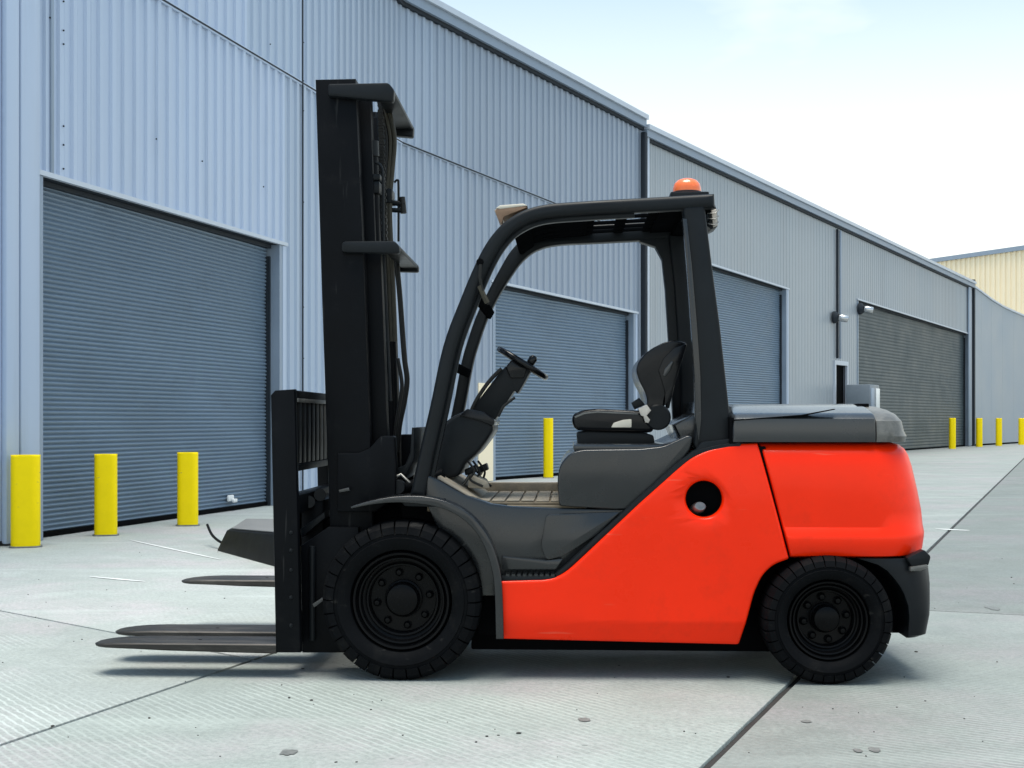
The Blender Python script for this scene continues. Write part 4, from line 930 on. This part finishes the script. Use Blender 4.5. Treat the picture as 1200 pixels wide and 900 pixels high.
# front fender
fen = [F2(*p, .05) for p in ((412, 594.5), (440, 588), (468, 585), (500, 586.5), (528, 594), (550, 608), (567, 628), (578, 654), (584, 685), (586, 748))]
fpp = [tuple(v) for v in catmull(fen, 5)]
fd = plate('fender', ribbon(fpp, [.010 + .026 * min(1, i / 14) for i in range(len(fpp))]), .025, .40, 'deck', truck, .010, seg=3); mirror(fd)
fl = [tuple(Vector(p) + Vector((0, -.0))) for p in fpp]
plate('wheel_liner', FO([(470, 590), (520, 598), (555, 620), (576, 660), (584, 745), (560, 745), (555, 690), (530, 630), (470, 606)], .2), .22, .36, 'dark', truck, .004)
plate('fender_bracket', FO([(470, 588), (520, 585), (527, 592), (505, 594), (475, 593)], .06), .05, .30, 'frame', truck, .006)

# mast
YM = .24
mo = [F2(*p, YM) for p in ((369.5, 93), (416.5, 92), (427, 330), (434, 520), (442, 765), (392, 765), (385.5, 593), (377, 345))]
mr = plate('mast_rail', mo, YM, YM + .10, 'mast', truck, .007); mirror(mr)
mi = plate('inner_mast_rail', FO([(417, 112), (434, 112), (440, 292), (446, 292), (455, 540), (458, 760), (430, 760), (424, 500)], YM + .12), YM + .12, YM + .20, 'mast', truck, .006); mirror(mi)
def mast_bar(pa, y_n=.205):
    arm = plate('mast_crossbar', FO(pa, y_n), y_n, y_n + .05, 'frame', truck, .010, r=.012); return arm
tb = mast_bar([(384, 98), (455, 96.5), (462, 105), (461, 119), (384, 112)]); mirror(tb)
plate('mast_crossbar', FO([(438, 98), (455, 97.5), (461, 103), (461, 109), (438, 109)], .205), .23, W - .23, 'frame', truck, .010, r=.008)
lb = mast_bar([(400, 285), (404, 282.5), (462, 282), (468, 288), (468, 297), (400, 295.5)]); mirror(lb)
plate('mast_crossbar', FO([(446, 284), (463, 283.5), (467, 287), (467, 292), (446, 292)], .205), .23, W - .23, 'frame', truck, .008, r=.006)
for yy in (.43, W - .43):
    lc = tube('lift_cylinder', [F3(434.5, 182, .43)[:1] + (yy,) + F3(434.5, 182, .43)[2:], F3(447, 600, .43)[:1] + (yy,) + F3(447, 600, .43)[2:]], .036, 'mast', truck, 20)
    x0_, z0_ = F2(434, 166, .43); x1_, z1_ = F2(434.7, 184, .43); tube('cylinder_collar', [(x0_, yy, z0_), (x1_, yy, z1_)], .041, 'frame', lc, 20)
    x0_, z0_ = F2(431, 110, .43); x1_, z1_ = F2(434, 170, .43); tube('piston_rod', [(x0_, yy, z0_), (x1_, yy, z1_)], .017, 'frame', lc, 14)
    x0_, z0_ = F2(420, 206, .42); x1_, z1_ = F2(447, 213, .42); bxk = box('cylinder_clamp', x0_, x1_, yy - .06, yy + .05, z1_, z0_, 'frame', lc, .006)
    x0_, z0_ = F2(427, 213, .42); x1_, z1_ = F2(446, 228, .42); box('cylinder_clamp', x0_, x1_, yy - .05, yy + .04, z1_, z0_ - .002, 'frame', lc, .008)
# chains and hoses
def links(p, q, y, n):
    a, b_ = Vector(F3(*p, y)), Vector(F3(*q, y)); bm = bmesh.new()
    for k in range(n):
        c = a.lerp(b_, (k + .5) / n); h = (b_ - a).length / n * .46; wx = .014 if k % 2 else .010
        bm_box(bm, c.x - wx, c.x + wx, c.y - .018, c.y + .018, c.z - h, c.z + h)
    o = from_bm('lift_chain', bm, 'hose', truck, 0); o['kind'] = 'stuff'; return o
links((446, 118), (451, 282), .55, 44); links((446, 118), (451, 282), .72, 44)
for dx, rr in ((0, .011), (4, .010), (8, .011)):
    tube('hydraulic_hose', catmull([F3(444 + dx, 118, .62), F3(449 + dx * 1.2, 140, .62), F3(453 + dx * 1.2, 165, .62), F3(452 + dx, 200, .62), F3(449 + dx, 240, .62), F3(451 + dx, 300, .62), F3(455 + dx, 400, .62)], 6), rr, 'olive' if dx else 'hose', truck, 8)
tube('hydraulic_hose', catmull([F3(464, 300, .8), F3(468, 340, .8), F3(471, 380, .8), F3(474, 420, .8), F3(477, 445, .8), F3(474, 470, .8), F3(468, 500, .8), F3(466, 530, .8)], 6), .014, 'hose', truck, 8)
tube('hydraulic_hose', catmull([F3(466, 420, .6), F3(471, 450, .6), F3(468, 475, .6), F3(464, 500, .6), F3(463, 525, .6)], 6), .010, 'hose', truck, 8)
tube('hydraulic_hose', catmull([F3(440, 330, .40), F3(450, 400, .40), F3(452, 470, .40), F3(455, 520, .40)], 6), .007, 'hose', truck, 8)
tube('steel_pipe', catmull([F3(440, 190, .36), F3(447, 196, .36), F3(449, 215, .36), F3(450, 300, .36), F3(458, 470, .36)], 5), .007, 'frame', truck, 8)
vb_ = box('valve_block', F2(451, 232, .66)[0], F2(461, 232, .66)[0], .60, .72, F2(455, 240, .66)[1], F2(455, 223, .66)[1], 'frame', truck, .006)
tube('valve_fitting', [F3(452, 237, .64), F3(475, 239, .64)], .014, 'frame', vb_, 8); tube('valve_fitting', [F3(458, 246, .64), F3(474, 247, .64)], .012, 'frame', vb_, 8)
tube('valve_fitting', [F3(471, 231, .64), F3(473, 250, .64)], .016, 'hose', vb_, 8)
tube('steel_pipe', catmull([F3(462, 214, .64), F3(466, 211, .64), F3(467, 220, .64), F3(467, 283, .64)], 4), .006, 'frame', truck, 6)
# mast foot bracket, yoke, tilt cylinder
mf = plate('mast_bracket', FO([(395, 531), (420, 531), (432, 526), (446, 511), (462, 511), (464, 545), (463, 584), (440, 600), (395, 600)], .215), .215, .30, 'mast', truck, .008, r=.01); mirror(mf)
plate('mast_yoke', FO([(462, 550), (474, 545), (480, 530), (482, 501), (485, 501), (485, 538), (476, 556), (463, 566)], .3), .32, W - .32, 'frame', truck, .006)
tc_ = tube('tilt_cylinder', [F3(446, 590, .33), F3(480, 570, .33), F3(520, 555, .33)], .028, 'mast', truck, 16)
tube('tilt_rod', [F3(452, 565, .27), F3(470, 556, .27), F3(480, 566, .27)], .008, 'steel', tc_, 8)
pn = lathe_y('tilt_pin', [(0, 0), (.032, 0), (.036, .008), (.036, .05), (0, .05)], 'frame', tc_, 18); x, z = F2(466, 571, .24); pn.location = (x, .24, z)
plate('bracket_step', FO([(397, 574), (409, 571), (410, 575), (398, 577)], .2), .195, .22, 'hood', mf, .002)
box('front_cowl', F2(440, 600, .34)[0], F2(520, 600, .34)[0], .34, W - .34, .35, .84, 'dark', truck, .02)

# load backrest and carriage
YL = .05
bu = plate('backrest_upright', FO([(317, 463), (322, 457.5), (345, 456), (348.5, 600), (352, 765), (323, 765)], YL), YL, YL + .055, 'mast', truck, .008); mirror(bu)
xb0, zb1 = F2(320, 457, YL); xb1, zb0 = F2(345, 470, YL)
tp = box('backrest_top_bar', xb0, xb1, YL + .056, W - YL - .056, zb0, zb1, 'mast', truck, .008)
box('edge_strip', xb1 + .001, xb1 + .006, YL + .056, W - YL - .07, zb0 - .004, zb0 + .014, 'steel', tp, .001)
xs0, zs1 = F2(330, 469, YL); xs1, zs0 = F2(340, 545, YL)
bar = None
for k in range(9):
    y = YL + .06 + k * (W - 2 * YL - .14) / 9
    if bar is None: bar = q = box('backrest_bar', xs0, xs1, 0, .098, zs0, zs1, 'mast', truck, .006)
    else: q = bar.copy(); C.objects.link(q); q.parent = truck
    q.location.y = y
box('backrest_bottom_bar', xs0 - .005, xs1 + .004, YL + .056, W - YL - .056, zs0 - .035, zs0 - .002, 'mast', truck, .005)
x0_, z1_ = F2(328, 581, YL); x1_, z0_ = F2(347, 604, YL)
box('carriage_bar', x0_, x1_, YL + .08, 1.70, z0_, z1_, 'mast', truck, .008)
_, z1b = F2(326, 725, YL); _, z0b = F2(326, 760, YL)
box('carriage_bar', x0_, x1_, YL + .08, 1.70, z0b, z1b, 'mast', truck, .008)
cp = plate('carriage_plate', FO([(352, 640), (384, 618), (420, 618), (420, 752), (394, 765), (354, 765)], .20), .20, .26, 'mast', truck, .006); mirror(cp)
plate('carriage_rail', FO([(352, 620), (380, 600), (381, 607), (353, 630)], .30), .30, .5, 'frame', truck, .004)
box('carriage_block', F2(352, 600, .4)[0], F2(380, 600, .4)[0], .4, .95, .18, F2(370, 585, .4)[1], 'mast', truck, .02)
tube('lift_roller', [F3(362, 588, .34), F3(362, 588, .44)], .03, 'frame', truck, 14); tube('lift_roller', [F3(375, 580, .40), F3(375, 580, .52)], .03, 'frame', truck, 14)
tube('side_shift_cylinder', [F3(366, 640, .19), F3(366, 750, .19)], .016, 'frame', truck, 10)
bm = bmesh.new()
for py in (624, 645, 668, 700, 733): 
    bmesh.ops.create_icosphere(bm, subdivisions=1, radius=.010, matrix=Matrix.Translation(F3(341, py, YL)))
from_bm('upright_bolt', bm, 'frame', bu, 0)['kind'] = 'stuff'
plate('step_bracket', FO([(366, 708), (378, 700), (379, 704), (368, 712)], .1), .1, .16, 'hood', truck, .002)
def fork(tip_px, tip_py, y0, y1, ztop, th=.036):
    xt = F2(tip_px, tip_py, y0)[0]; xr_ = F2(336, 700, YL)[0]; xs_ = F2(323, 700, YL)[0]; Lf = xs_ - xt; wd = y1 - y0; bm = bmesh.new(); rings = []
    prof = [(0.0, .34, .008, 0), (.012, .52, .012, 0), (.035, .70, .016, 0), (.075, .84, .020, 0), (.14, .94, .024, 0), (.24, .99, .028, 0), (.40, 1, .034, 0), (.70, 1, .040, 0), (1.0, 1, .045, 0)]
    n0 = 0
    for f, ws, t, _ in prof:
        x = xt + Lf * f; c = (y0 + y1) / 2; h = wd * ws / 2; dz = -.012 * max(0, 1 - f / .25) ** 2
        e_ = min(.006, t * .35)
        rings.append([bm.verts.new(p) for p in ((x, c - h + e_, ztop + dz), (x, c + h - e_, ztop + dz), (x, c + h, ztop + dz - e_), (x, c + h, ztop + dz - t + e_), (x, c + h - e_, ztop + dz - t), (x, c - h + e_, ztop + dz - t), (x, c - h, ztop + dz - t + e_), (x, c - h, ztop + dz - e_))])
    for A_, B_ in zip(rings, rings[1:]):
        for k in range(8): bm.faces.new((A_[k], A_[(k + 1) % 8], B_[(k + 1) % 8], B_[k]))
    bm.faces.new(rings[0]); bm.faces.new(rings[-1])
    o = from_bm('fork', bm, 'forksteel', truck, 30)
    box('fork_shank', xs_ - .004, xr_ - .012, max(y0 + .004, YL + .06), y1 - .004, ztop - .045, F2(330, 600, YL)[1], 'mast', o, .008)
    tube('fork_hole', [(xt + Lf * .56, (y0 + y1) / 2, ztop - .001), (xt + Lf * .56, (y0 + y1) / 2, ztop + .0006)], .009, 'dark', o, 10)
    return o
fork(105, 757, .055, .275, .158); fork(129, 746, .40, .63, .158); fork(208, 674, 1.42, 1.66, .285)
